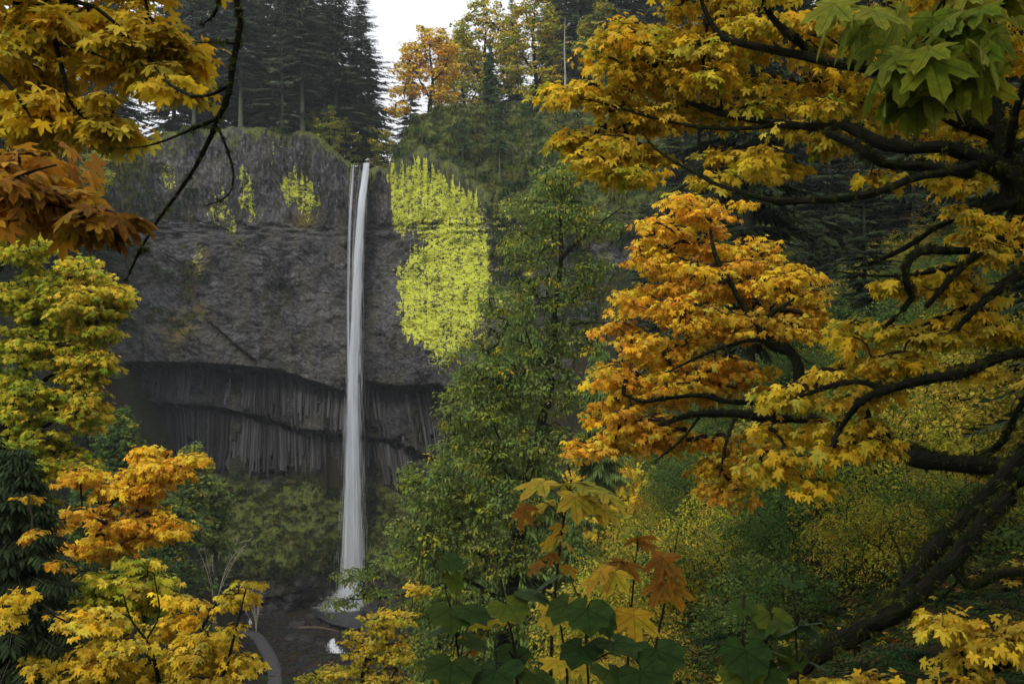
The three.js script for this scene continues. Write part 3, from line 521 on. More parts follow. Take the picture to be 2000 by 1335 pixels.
// limb: [[px, py, d, radius in px], ...] -> {pts, rad}
function limbOf(spec, r, lump = 0.22) {
  const w = spec.map(([px, py, d]) => P(px, py, d)), rr = spec.map(([, , d, q]) => q / F * d), c = new THREE.CatmullRomCurve3(w, false, 'centripetal');
  const n = Math.max(8, Math.ceil(c.getLength() / 0.22)), pts = [], rad = [];
  for (let i = 0; i <= n; i++) { const t = i / n, q = t * (rr.length - 1), k = Math.min(rr.length - 2, Math.floor(q)), f = q - k, p = c.getPoint(t), R = rr[k] + (rr[k + 1] - rr[k]) * f; p.add(V(r.g(), r.g(), r.g()).multiplyScalar(R * 0.12)); pts.push(p); rad.push(R * (1 + (vnoise(i * 0.9, spec[0][0], 3) - 0.4) * lump * 2)); }
  return { pts, rad };
}
// Joins every target to the growing skeleton by its nearest point, so that twigs fork like a tree.
function growTwigs(nodes, targets, r, { sag = 0.12, thin = 0.006, seg = 4, most = 0.05, wig = 0.12 } = {}) {
  const N = nodes.map((n) => ({ p: n, parent: -1, load: 0 })), left = targets.map((p, i) => ({ p, i, best: -1, d: 1e9 })), b = new MB(), links = [];
  const look = (t, from) => { for (let k = from; k < N.length; k++) { const d = N[k].p.distanceToSquared(t.p); if (d < t.d) { t.d = d; t.best = k; } } };
  left.forEach((t) => look(t, 0));
  while (left.length) {
    let m = 0; for (let k = 1; k < left.length; k++) if (left[k].d < left[m].d) m = k;
    const t = left.splice(m, 1)[0], a = N[t.best].p, L = Math.sqrt(t.d), from = N.length, path = [a];
    for (const f of [0.35, 0.7]) path.push(a.clone().lerp(t.p, f).add(V(r.g() * wig * L, sag * L * Math.sin(f * 3) + r.g() * wig * L * 0.6, r.g() * wig * L)));
    path.push(t.p); let par = t.best;
    for (let k = 1; k < 4; k++) { N.push({ p: path[k], parent: par, load: k === 3 ? 1 : 0 }); par = N.length - 1; }
    links.push([t.best, from, path]);
    for (const q of left) look(q, from);
  }
  for (let k = N.length - 1; k >= 0; k--) if (N[k].parent >= 0) N[N[k].parent].load += N[k].load;
  for (const [par, from, path] of links) { const R = (k) => Math.min(most, thin * Math.pow(Math.max(1, N[k].load), 0.45)); b.tube(path, [Math.min(R(from) * 1.15, R(from) + 0.01), R(from), R(from + 1), R(from + 2) * 0.7], seg, [1, 1, 1], false); }
  return b.geo();
}
function blobPoints(blobs, r, dens = 1, back = 0, layered = 0) {
  let cx = 0, cy = 0, cz = 0;                           // [px, py, rx, ry, n, d, rd] -> world points
  const out = [];
  for (const [px, py, rx, ry, n, d, rd] of blobs) for (let k = 0; k < n * dens; k++) {
    let x, y, z; do { x = r.r(-1, 1); y = r.r(-1, 1); z = r.r(-1, 1); } while (x * x + y * y + z * z > 1);
    if (layered && k % 6) { const a = r() * 6.283, q = Math.sqrt(r()); x = cx + Math.cos(a) * q * layered / rx; z = cz + Math.sin(a) * q * layered / F * d / rd; y = cy + (r.r(-0.16, 0.16) + q * q * 0.3) * layered / ry; } else { cx = x; cy = y; cz = z; }
    out.push(P(px + x * rx, py + y * ry, d + back + z * rd));
  }
  return out;
}
const leafVariants = [];                                   // single leaves, shared by all things that show leaves one by one
function soloLeaf(outline, key) {
  const out = []; for (let k = 0; k < 4; k++) { const r = rng(300 + k), b = new MB(); addLeaf(b, outline, V(0, 0, 0), V(0, 0, 1), V(0, 1, 0), 1, [1, 1, 1], 0.08 + 0.09 * k, 0.45, r.r(-0.2, 0.2)); out.push(b.geo()); }
  return out;
}
const SOLO = { maple: soloLeaf(MAPLE_FINE), berry: soloLeaf(BERRY) };
const soloMats = new Map();
function soloMat(c) { const k = c.map((q) => q.toFixed(2)).join(); if (!soloMats.has(k)) { const m = M.nearLeaf.clone(); m.color.setRGB(...c); m.vertexColors = false; soloMats.set(k, m); } return soloMats.get(k); }
function addSolo(parent, kind, pos, dir, n, size, c, r, name = 'leaf') {
  const m = mesh(name, r.pick(SOLO[kind]), soloMat(c), parent), s = V().crossVectors(n, dir).normalize();
  m.matrix.makeBasis(s, n.clone().normalize(), dir.clone().normalize()); m.quaternion.setFromRotationMatrix(m.matrix); m.position.copy(pos); m.scale.setScalar(size);
  return m;
}
// A broadleaf tree: limbs followed point by point, twigs grown to the leaf clusters, leaves as sprays; the nearest clusters as single leaves.
function broadleaf(seed, { name, label, category = 'tree', limbs, blobs, pal, pal2, mix = 0.15, size = [0.22, 0.3], kind = 'maple', bark = M.mossyBark, solo = 0, thin = 0.006, moss = 0, group, mixAt, most = 0.05, seg = 4, jitter = 0.18, twigMat = M.twig, dens = 1, back = 0, layered = 0, tilt = [0.1, 1.1], root = true }) {
  const r = rng(seed), t = thing(name, label, category, [0, 0, 0], group), nodes = [];
  { const [px, py, d, q] = limbs[0][0], w = P(px, py, d), g = H(w.x, w.z) - 0.25; if (root && w.y > g + 0.4) { const foot = [px + (px - limbs[0][1][0]) * 0.15, 667.5 - g / d * F, d, q * 1.25]; limbs = [[foot, ...limbs[0]], ...limbs.slice(1)]; } }
  const first = limbOf(limbs[0], r), base = first.pts[0].clone(); t.position.copy(base);
  const mossItems = [];
  limbs.forEach((spec, i) => {
    const L = i ? limbOf(spec, r) : first, b = new MB(); b.tube(L.pts.map((p) => p.clone().sub(base)), L.rad, i < 3 ? 10 : 7);
    mesh(i ? 'limb' : 'trunk', b.geo(), bark, t); nodes.push(...L.pts);
    for (let k = 0; k < L.pts.length * moss * 1.5; k++) { const q = Math.floor(r() * L.pts.length), a = r() * 6.283, p = L.pts[q].clone().sub(base), R = L.rad[q] * 0.9; p.add(V(Math.cos(a) * R * 0.6, Math.abs(Math.sin(a)) * R * (r() < 0.7 ? 1 : -1), Math.cos(a) * R * 0.8)); mossItems.push({ m: mat4(p, r, L.rad[q] * r.r(0.55, 1) + 0.022, 1.6), c: tint(r, [[0.05, 0.06, 0.01], [0.03, 0.035, 0.008], [0.075, 0.085, 0.012]], 0.3) }); }
  });
  if (mossItems.length) instanced('limb_moss', TUFT[0], M.moss, mossItems, t);
  const pts = blobPoints(blobs, r, dens, back, layered), tw = growTwigs(nodes, pts, r, { thin, most, seg }); tw.translate(-base.x, -base.y, -base.z);
  mesh('twigs', tw, twigMat, t, 'stuff');
  const order = pts.map((p, i) => [p.lengthSq(), i]).sort((a, b) => a[0] - b[0]), single = new Set(order.slice(0, Math.floor(solo / 5)).map((q) => q[1])), sets = [[], []];
  pts.forEach((p, i) => {
    const m = mixAt ? mixAt(p, r) : mix, c = tint(r, r() < m && pal2 ? pal2 : pal, jitter).map((x) => Math.round(x * 40) / 40 + (x < 0.1 ? 0.004 : 0)), s = r.r(...size), q = p.clone().sub(base);
    if (single.has(i)) { for (let k = 0; k < 5; k++) { const yaw = r() * 6.283, [dir, n] = leafFrame(r, yaw, ...tilt); addSolo(t, 'maple', q.clone().add(V(Math.cos(yaw) * s * r.r(0, 0.7), r.r(-0.25, 0.2) * s, Math.sin(yaw) * s * r.r(0, 0.7))), dir, n, s * r.r(0.65, 1.05), c, r); } return; }
    sets[i % 2].push({ m: mat4(q, r, s, 0.45), c });
  });
  sets.forEach((it, k) => it.length && instanced(k ? 'crown_leaves' : 'crown', SPRAY[kind][k], M.leaf, it, t));
  return t;
}

// ------------------------------------------------------------------ conifers
function conifer(seed, { h, R, bare = 0.15, gap = 0.7, per = 5, droop = 0.25, hang = 0.15, fine = 0.36, taper = 0.85, rTrunk = 0.4, dead = 0 }) {
  const r = rng(seed), wood = new MB(), b = new MB(), tp = [], tr = [];
  for (let k = 0; k <= 12; k++) { const t = k / 12; tp.push(V(Math.sin(t * 3 + seed) * 0.15, t * h, Math.cos(t * 2 + seed) * 0.12)); tr.push(rTrunk * (1 - t * 0.97) * (k === 0 ? 1.25 : 1)); }
  wood.tube(tp, tr, 8);
  for (let y = bare * h; y < h * 0.99; y += gap * r.r(0.7, 1.3) * (0.55 + 0.45 * (1 - y / h))) {
    const t = (y - bare * h) / (h - bare * h);
    for (let k = 0, n = Math.max(3, Math.round(per * r.r(0.7, 1.3))); k < n; k++) {
      const a = r() * 6.283, L = R * Math.pow(1 - t, taper) * r.r(0.6, 1.1) * (t < 0.12 ? 0.55 + 3.5 * t : 1) + 0.35, up = 0.5 * t - 0.05, out = V(Math.cos(a), 0, Math.sin(a)), side = V(-out.z, 0, out.x), q0 = r.r(0.65, 1.2);
      const at = (s) => V(out.x * L * s, y + L * s * up - droop * L * s * s + 0.06 * L * s * s * s, out.z * L * s), pts = [0, 0.35, 0.7, 1].map(at);
      wood.tube(pts, [0.045, 0.03, 0.02, 0.008].map((w) => w * (0.4 + L * 0.22)), 3, [1, 1, 1], false);
      if (r() < dead) continue;
      const m = Math.max(3, Math.ceil(L / fine));
      for (let s = 0; s <= m; s++) {
        const f = 0.12 + 0.88 * s / m, o = at(f), bl = (0.3 + 0.24 * L * (1.1 - f)) * r.r(0.75, 1.2);
        for (const g of [-1, 1]) {
          const tip = o.clone().addScaledVector(side, g * bl * r.r(0.6, 1)).addScaledVector(out, bl * r.r(0.3, 0.8)).add(V(0, -bl * (hang + r.r(-0.1, 0.25)), 0)), q = q0 * r.r(0.75, 1.25), w = bl * r.r(0.12, 0.2), tw = V(out.x, r.r(-0.7, 0.7), out.z).normalize();
          b.kite(o, tip, tw, w, [q * 0.85, q * 0.85, q * 0.85], [q * 1.05, q * 1.05, q]);
          const tip2 = o.clone().lerp(tip, 0.5).addScaledVector(out, bl * 0.35).add(V(r.r(-0.1, 0.1), -bl * (hang * 1.2 + r.r(0, 0.3)), r.r(-0.1, 0.1)));
          b.kite(o.clone().lerp(tip, 0.25), tip2, side, w * 0.9, [q, q, q], [q, q, q]);
        }
      }
    }
  }
  return { wood: wood.geo(), foliage: b.geo() };
}
const needleMat = (r, g, b) => { const m = M.needle.clone(); m.color.setRGB(r, g, b); return m; };
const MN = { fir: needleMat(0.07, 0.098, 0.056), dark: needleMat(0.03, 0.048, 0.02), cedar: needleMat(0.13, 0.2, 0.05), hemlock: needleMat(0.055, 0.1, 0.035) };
const FIRS = [conifer(1, { h: 38, R: 6.6, bare: 0.2, droop: 0.32 }), conifer(2, { h: 36, R: 6.4, bare: 0.1, per: 6, droop: 0.3 }), conifer(3, { h: 40, R: 8.2, bare: 0.04, gap: 0.72, per: 7, droop: 0.28 }), conifer(4, { h: 14, R: 3.4, bare: 0.05, gap: 0.45, fine: 0.26, rTrunk: 0.16 })];
const HEMLOCK = conifer(5, { h: 22, R: 4.6, bare: 0.06, gap: 0.5, per: 6, droop: 0.45, hang: 0.45, fine: 0.24, rTrunk: 0.28 });
const CEDAR = conifer(6, { h: 24, R: 4.2, bare: 0.04, gap: 0.38, per: 6, droop: 0.5, hang: 1.0, fine: 0.2, rTrunk: 0.3 });
const RAGGED = conifer(7, { h: 15, R: 2.6, bare: 0.32, gap: 0.6, per: 4, droop: 0.3, hang: 0.3, fine: 0.26, rTrunk: 0.16, dead: 0.15 });
const kept = new Map();
function evergreen(v, mat, name, label, group, pos, turn, scale, lean = 0) {
  const key = v.wood.uuid + mat.uuid; let o;
  if (kept.has(key)) o = copyOf(kept.get(key), pos, turn, scale, label);
  else { o = thing(name, label, 'tree', pos, group); mesh('trunk', v.wood, M.greyBark, o); mesh('crown', v.foliage, mat, o, 'stuff'); o.rotation.y = turn; if (Array.isArray(scale)) o.scale.set(...scale); else o.scale.setScalar(scale); kept.set(key, o); }
  o.userData.group = group; o.rotation.z = lean;
  return o;
}
const onGround = (px, d, sink = 0.4) => { const x = (px - 1000) / F * d; return [x, H(x, -d) - sink, -d]; };
const onRim = (px, back = 3) => { const x = fromPx(px), rim = fromPy(lerpTable(RIM, px)), d = cliffDepth(x, rim) + back; return [x * d / D0, rim - 0.4, -d]; };
{
  const r = rng(55), G = 'tall firs along the cliff top left of the falls';
  // [px, back from the rim, variant, scale, label]
  const left = [
    [380, 6, 0, 0.9, 'tall fir on the cliff top left of the pale-trunked firs'], [468, 3.5, 0, 0.95, 'fir with a bare pale trunk, leftmost of three at the cliff edge'], [548, 1.6, 3, 1.65, 'slender fir with a crooked pale trunk standing right on the cliff edge'], [588, 3, 0, 1.0, 'fir with a thick bare trunk, rightmost of three at the cliff edge'],
    [655, 9, 2, [1.2, 1, 1.2], 'broad fir beside the sky gap above the falls'], [705, 20, 2, [1.35, 0.9, 1.35], 'broad dark fir at the left side of the sky gap above the falls'], [630, 14, 1, 0.95], [530, 12, 1, 1.05], [500, 18, 2, 1], [430, 12, 1, 1], [340, 14, 2, 1], [600, 22, 2, 1.05], [560, 26, 1, 1.2], [460, 26, 2, 1.1], [400, 24, 1, 1.2],
  ];
  const nth = ['first', 'second', 'third', 'fourth', 'fifth', 'sixth', 'seventh', 'eighth', 'ninth', 'tenth', 'eleventh', 'twelfth'], rank = (list, px) => nth[list.filter((q) => q < px).length];
  const plain = left.filter((q) => !q[4]).map((q) => q[0]);
  for (const [px, back, v, s, label] of left) evergreen(FIRS[v], MN.fir, 'fir_tree', label ?? `dark fir standing back from the cliff edge, ${rank(plain, px)} from the left of nine`, G, onRim(px, back), r() * 6, s);
  for (const [px, d, v, s] of [[180, 150, 2, 0.9], [120, 140, 2, 0.85], [60, 135, 1, 0.9], [0, 125, 2, 0.8], [-60, 120, 1, 0.8], [210, 165, 2, 1.1], [140, 160, 1, 1.1], [40, 155, 2, 1.05]])
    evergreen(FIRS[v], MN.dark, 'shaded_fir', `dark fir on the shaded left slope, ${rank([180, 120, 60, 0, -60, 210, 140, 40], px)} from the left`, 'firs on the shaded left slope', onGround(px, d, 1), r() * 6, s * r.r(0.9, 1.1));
  // right of the falls, on and behind the mossy shoulder
  const right = [[800, 28, 3, 1.1, 'conifer tip rising behind the golden maple, left one'], [862, 26, 3, 1.25, 'conifer tip rising behind the golden maple, right one'], [1128, 10, 1, 0.95, 'fir beside the bare snag above the mossy shoulder'], [1160, 18, 2, 1.05, 'broad fir behind the snag above the shoulder'], [1205, 8, 1, 1, 'fir at the edge of the right maple leaves'], [1080, 24, 1, 0.9, 'fir behind the yellow-green maples on the shoulder'], [1260, 14, 2, 0.9, 'dark fir half hidden by the upper right maple'], [1000, 26, 1, 0.75, 'fir behind the pair of yellow-green maples']];
  for (const [px, back, v, s, label] of right) evergreen(FIRS[v], MN.fir, 'fir_tree', label, 'firs on the shoulder right of the falls', onRim(px, back), r() * 6, s);
  for (const [px, back, v, s] of [[1095, 34, 2, 1.15], [1145, 30, 1, 1.3], [1190, 24, 2, 1.1], [1240, 26, 1, 1.2], [1290, 22, 2, 1.1], [1340, 28, 1, 1.2], [1400, 24, 2, 1.1]]) evergreen(FIRS[v], MN.fir, 'fir_tree', `background fir above the shoulder, ${rank([1095, 1145, 1190, 1240, 1290, 1340, 1400], px)} from the left`, 'background firs above the shoulder', onRim(Math.min(px, 1290), back).map((q, i) => (i ? q : (px - 1000) / F * (150 + back))), r() * 6, s);
  const hp = onRim(958, 2); evergreen(HEMLOCK, MN.hemlock, 'hemlock_tree', 'green hemlock on the crest of the mossy shoulder beside the maples', 'hemlocks', hp, 1, 0.5);
  const x1 = fromPx(976), y1 = fromPy(362); evergreen(RAGGED, MN.hemlock, 'ragged_conifer', 'ragged thin conifer with a pale trunk growing out of the mossy shoulder', 'conifers on the cliff face', [x1 * 0.985, y1, -cliffDepth(x1, y1) + 0.3], 2, 1.02);
  const x2 = fromPx(905), y2 = fromPy(330); evergreen(RAGGED, MN.hemlock, 'ragged_conifer', 'small ragged conifer on the shoulder left of the taller pale-trunked one', 'conifers on the cliff face', [x2 * 0.985, y2, -cliffDepth(x2, y2) + 0.3], 4, 0.55);
  // bare snag
  const sn = thing('dead_snag', 'bare pale dead trunk standing above the mossy shoulder', 'tree', onRim(1103, 4)), b = new MB(), rs = rng(4);
  b.tube([V(0, 0, 0), V(0.1, 4, 0), V(-0.05, 9, 0.1), V(0.05, 14, 0)], [0.22, 0.17, 0.11, 0.03], 7); mesh('trunk', b.geo(), M.paleTwig, sn);
  for (let k = 0; k < 12; k++) { const y = 3 + k * 0.85, a = rs() * 6.28, L = rs.r(0.5, 1.6), q = new MB(); q.tube([V(0, y, 0), V(Math.cos(a) * L * 0.6, y + 0.1, Math.sin(a) * L * 0.6), V(Math.cos(a) * L, y - 0.15, Math.sin(a) * L)], [0.045, 0.03, 0.01], 4); mesh('branch_stub', q.geo(), M.paleTwig, sn); }
  // conifers on the right hillside behind the maples
  for (const [px, d, v, s] of [[1330, 118, 1, 0.8], [1400, 105, 2, 0.75], [1480, 112, 1, 0.9], [1560, 98, 2, 0.8], [1650, 104, 1, 0.9], [1740, 90, 2, 0.8], [1830, 96, 1, 0.9], [1920, 86, 2, 0.85], [2010, 92, 1, 1], [1260, 124, 3, 1.3], [1370, 92, 3, 1.2], [1290, 105, 3, 1.2], [1530, 128, 2, 1], [1700, 125, 1, 1.1], [1880, 120, 2, 1.1], [2090, 80, 2, 0.9], [1450, 88, 3, 1.2], [1620, 80, 3, 1.3], [1780, 74, 3, 1.3], [1940, 66, 3, 1.4], [1590, 66, 3, 0.8], [1690, 60, 3, 0.9]])
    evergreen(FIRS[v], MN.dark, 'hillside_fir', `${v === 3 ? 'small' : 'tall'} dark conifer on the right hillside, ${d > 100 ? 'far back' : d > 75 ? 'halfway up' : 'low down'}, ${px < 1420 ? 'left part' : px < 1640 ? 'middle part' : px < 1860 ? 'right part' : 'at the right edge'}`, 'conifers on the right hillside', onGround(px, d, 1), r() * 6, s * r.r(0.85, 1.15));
  for (const [px, d, v, s] of [[2120, 34, 2, 0.85], [2200, 48, 1, 0.95], [2160, 62, 2, 0.9], [2300, 28, 1, 0.9], [2420, 20, 2, 0.8], [2350, 40, 2, 0.9], [2700, 14, 1, 0.8], [2140, 76, 2, 1]]) evergreen(FIRS[v], MN.dark, 'hillside_fir', 'tall fir standing on the right hillside beyond the right edge', 'firs beyond the right edge', onGround(px, d, 1), r() * 6, s);
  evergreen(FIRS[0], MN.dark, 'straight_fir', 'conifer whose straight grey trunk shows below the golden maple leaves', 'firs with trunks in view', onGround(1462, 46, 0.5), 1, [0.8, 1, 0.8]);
  for (const [px, d, s, l] of [[955, 62, [1.25, 1.12, 1.25], 'drooping bright green cedar just left of the alder trunk'], [1020, 66, [1.1, 1.2, 1.1], 'drooping green cedar directly behind the alder trunk'], [865, 64, [0.95, 0.95, 0.95], 'small drooping cedar at the left side of the alder'], [1120, 40, 0.36, 'low rounded weeping cedar right of the alder trunk'], [1170, 66, [0.8, 0.8, 0.8], 'drooping cedar between the alder and the golden maple']])
    evergreen(CEDAR, MN.cedar, 'cedar_tree', l, 'weeping cedars around the alder', onGround(px, d, 0.4), r() * 6, s);
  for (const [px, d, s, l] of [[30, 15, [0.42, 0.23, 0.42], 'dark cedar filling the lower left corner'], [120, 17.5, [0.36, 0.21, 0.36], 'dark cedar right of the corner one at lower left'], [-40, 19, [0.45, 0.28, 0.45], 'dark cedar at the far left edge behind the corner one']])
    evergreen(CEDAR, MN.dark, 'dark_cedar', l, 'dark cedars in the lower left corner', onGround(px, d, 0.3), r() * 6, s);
}

// ------------------------------------------------------------------ broadleaf trees, one by one
// upper right bigleaf maple
broadleaf(101, {
  name: 'bigleaf_maple', label: 'big golden maple with dark mossy limbs reaching in from the right edge', pal: [...PAL.gold, ...PAL.yellow], pal2: PAL.lime, mix: 0.1, size: [0.075, 0.12], layered: 42, dens: 1.7, back: 0.5, solo: 260, moss: 9, thin: 0.005, most: 0.035,
  limbs: [
    [[2240, 1420, 11.5, 38], [2130, 900, 11.5, 34], [2060, 560, 11.5, 28], [2000, 405, 11.5, 24], [1966, 315, 11.6, 17], [1948, 240, 11.7, 14], [1938, 165, 11.8, 12], [1943, 100, 12, 11], [1953, 20, 12.2, 10], [1950, -120, 12.5, 7]],
    [[1942, 262, 11.7, 15], [1878, 236, 11.6, 15], [1803, 200, 11.5, 15], [1742, 155, 11.5, 14], [1697, 131, 11.5, 12], [1627, 123, 11.6, 10], [1567, 108, 11.8, 9], [1502, 96, 12, 8], [1442, 83, 12.2, 7], [1411, 70, 12.4, 6], [1386, 40, 12.6, 5], [1366, -10, 12.8, 3]],
    [[1587, 106, 11.8, 8], [1547, 70, 11.7, 8], [1512, 40, 11.7, 7], [1480, -20, 11.6, 6]],
    [[1697, 128, 11.5, 7], [1672, 75, 11.9, 6], [1657, 55, 12.2, 5], [1600, 0, 12.5, 4]],
    [[1416, 75, 12.4, 4], [1351, 90, 12.6, 3.5], [1311, 110, 12.8, 3], [1281, 130, 13, 2]],
    [[1978, 361, 11.5, 17], [1943, 326, 11.3, 15], [1898, 306, 11.2, 14], [1848, 288, 11.2, 13], [1752, 288, 11.3, 12], [1702, 271, 11.5, 12], [1657, 246, 11.7, 11], [1622, 248, 11.9, 9], [1567, 246, 12.1, 8], [1522, 241, 12.3, 8], [1461, 231, 12.5, 7], [1411, 221, 12.8, 6], [1361, 206, 13, 5], [1341, 200, 13.1, 2]],
    [[1522, 243, 12.3, 5], [1451, 251, 12.4, 4.5], [1416, 251, 12.5, 4], [1371, 248, 12.7, 3.5], [1326, 241, 12.9, 3], [1261, 226, 13, 2.5], [1216, 213, 13.1, 2], [1165, 198, 13.2, 1.5], [1135, 193, 13.2, 1]],
    [[1898, 341, 11.2, 8], [1803, 324, 11, 9], [1732, 321, 11, 9], [1697, 303, 11, 9], [1667, 281, 11.1, 9], [1617, 261, 11.3, 7]],
    [[1910, 318, 11.2, 7], [1853, 336, 10.8, 7.5], [1788, 346, 10.6, 8], [1727, 371, 10.5, 8], [1667, 386, 10.5, 8], [1592, 391, 10.6, 7.5], [1532, 394, 10.8, 6.5], [1476, 384, 11, 5.5], [1436, 371, 11.2, 5], [1391, 356, 11.5, 4], [1351, 334, 11.8, 3.2], [1311, 311, 12, 2.6], [1276, 286, 12.2, 2], [1256, 261, 12.4, 1.4]],
    [[1966, 315, 11.6, 8], [1990, 200, 11, 7], [2030, 90, 10.5, 6], [2060, -60, 10, 5]],
    [[2010, 440, 11.4, 10], [1950, 470, 11, 8], [1880, 520, 10.8, 6], [1810, 600, 10.8, 5]],
    [[2100, 700, 11, 14], [1980, 690, 10.6, 10], [1900, 720, 10.5, 9], [1850, 735, 10.6, 9], [1790, 745, 10.8, 8], [1720, 765, 11, 8], [1680, 785, 11.2, 6], [1640, 840, 11.5, 4]],
    [[1990, 395, 11.4, 8], [1848, 434, 11.6, 6], [1777, 479, 11.8, 5], [1725, 505, 12, 3.5], [1669, 524, 12.2, 1.5]],
    [[2040, 480, 11.2, 9], [1927, 490, 11, 7], [1840, 488, 10.9, 7.5], [1800, 490, 10.8, 8], [1773, 512, 10.7, 8.5], [1770, 550, 10.7, 8], [1783, 576, 10.8, 7], [1760, 610, 10.9, 6], [1725, 640, 11, 3]],
    [[2060, 480, 10.8, 11], [2000, 530, 10.7, 9], [1919, 591, 10.7, 7], [1870, 640, 10.8, 4]],
    [[1900, 515, 11.2, 4], [1848, 524, 11.2, 4], [1792, 535, 11.2, 3.5], [1710, 539, 11.3, 2.5], [1631, 529, 11.5, 1.2]],
    [[1735, 762, 11, 7], [1680, 745, 11.2, 6], [1620, 755, 11.5, 5], [1560, 775, 11.8, 3]],
  ],
  blobs: [
    [1225, 75, 85, 60, 46, 13, 1], [1390, 45, 120, 55, 60, 12.8, 1.2], [1320, 120, 140, 45, 60, 12.9, 1], [1140, 172, 80, 22, 30, 13.2, 0.7], [1250, 200, 120, 40, 55, 13, 1], [1120, 262, 45, 26, 18, 13.2, 0.6], [1225, 278, 110, 42, 48, 12.9, 0.9], [1215, 328, 65, 16, 14, 12.8, 0.6],
    [1420, 170, 100, 60, 40, 12.6, 1.2], [1560, 55, 110, 55, 46, 12.4, 1.2], [1560, 190, 100, 50, 36, 12.4, 1.2], [1500, 300, 75, 30, 22, 12, 0.8], [1700, 150, 110, 80, 46, 12.6, 1.4], [1850, 250, 120, 50, 40, 12.6, 1.2], [1760, 50, 130, 50, 40, 12.6, 1.2], [1950, 130, 70, 110, 40, 12.8, 1.2], [1650, 250, 80, 35, 18, 12.3, 0.9], [1382, 288, 14, 12, 4, 12.5, 0.3],
    [1900, 330, 110, 26, 22, 12.4, 0.8], [1400, 345, 40, 12, 5, 11.6, 0.4], [1720, 335, 30, 10, 4, 11.2, 0.4], [1500, -60, 400, 60, 90, 12.4, 1.6], [1900, -60, 250, 80, 70, 11.8, 2], [2080, 200, 70, 200, 50, 11.6, 2],
    [1895, 412, 45, 14, 8, 10.6, 0.4], [1923, 455, 40, 14, 8, 10.6, 0.4], [1955, 482, 40, 12, 8, 10.6, 0.4], [1985, 440, 25, 14, 5, 10.6, 0.4], [1743, 550, 22, 18, 6, 10.8, 0.3], [1800, 555, 30, 18, 8, 10.8, 0.3], [1860, 525, 28, 12, 6, 10.8, 0.3], [1855, 553, 32, 14, 7, 10.8, 0.3], [1904, 560, 24, 8, 4, 10.8, 0.3],
    [1660, 640, 45, 16, 12, 11.4, 0.5], [1775, 642, 50, 12, 12, 11, 0.5], [1830, 625, 30, 8, 6, 11, 0.4], [1893, 608, 40, 14, 10, 10.8, 0.4], [1862, 648, 42, 16, 11, 10.8, 0.5], [1960, 640, 45, 18, 13, 10.6, 0.5], [1762, 685, 55, 14, 12, 11, 0.5], [1627, 720, 45, 12, 10, 11.5, 0.5], [1697, 703, 40, 14, 9, 11.2, 0.5], [1732, 742, 46, 14, 11, 11.2, 0.4], [1657, 770, 26, 10, 6, 11.5, 0.4], [1575, 756, 50, 12, 10, 11.8, 0.5], [1522, 768, 40, 14, 10, 12, 0.5], [1897, 712, 26, 12, 6, 10.6, 0.4], [1668, 823, 50, 16, 12, 11.4, 0.5], [1665, 862, 46, 12, 10, 11.4, 0.4], [1721, 853, 28, 10, 6, 11.2, 0.4], [1560, 830, 60, 20, 12, 12, 0.6], [1520, 890, 60, 25, 12, 12, 0.6], [1580, 940, 60, 14, 8, 12, 0.5],
  ],
});
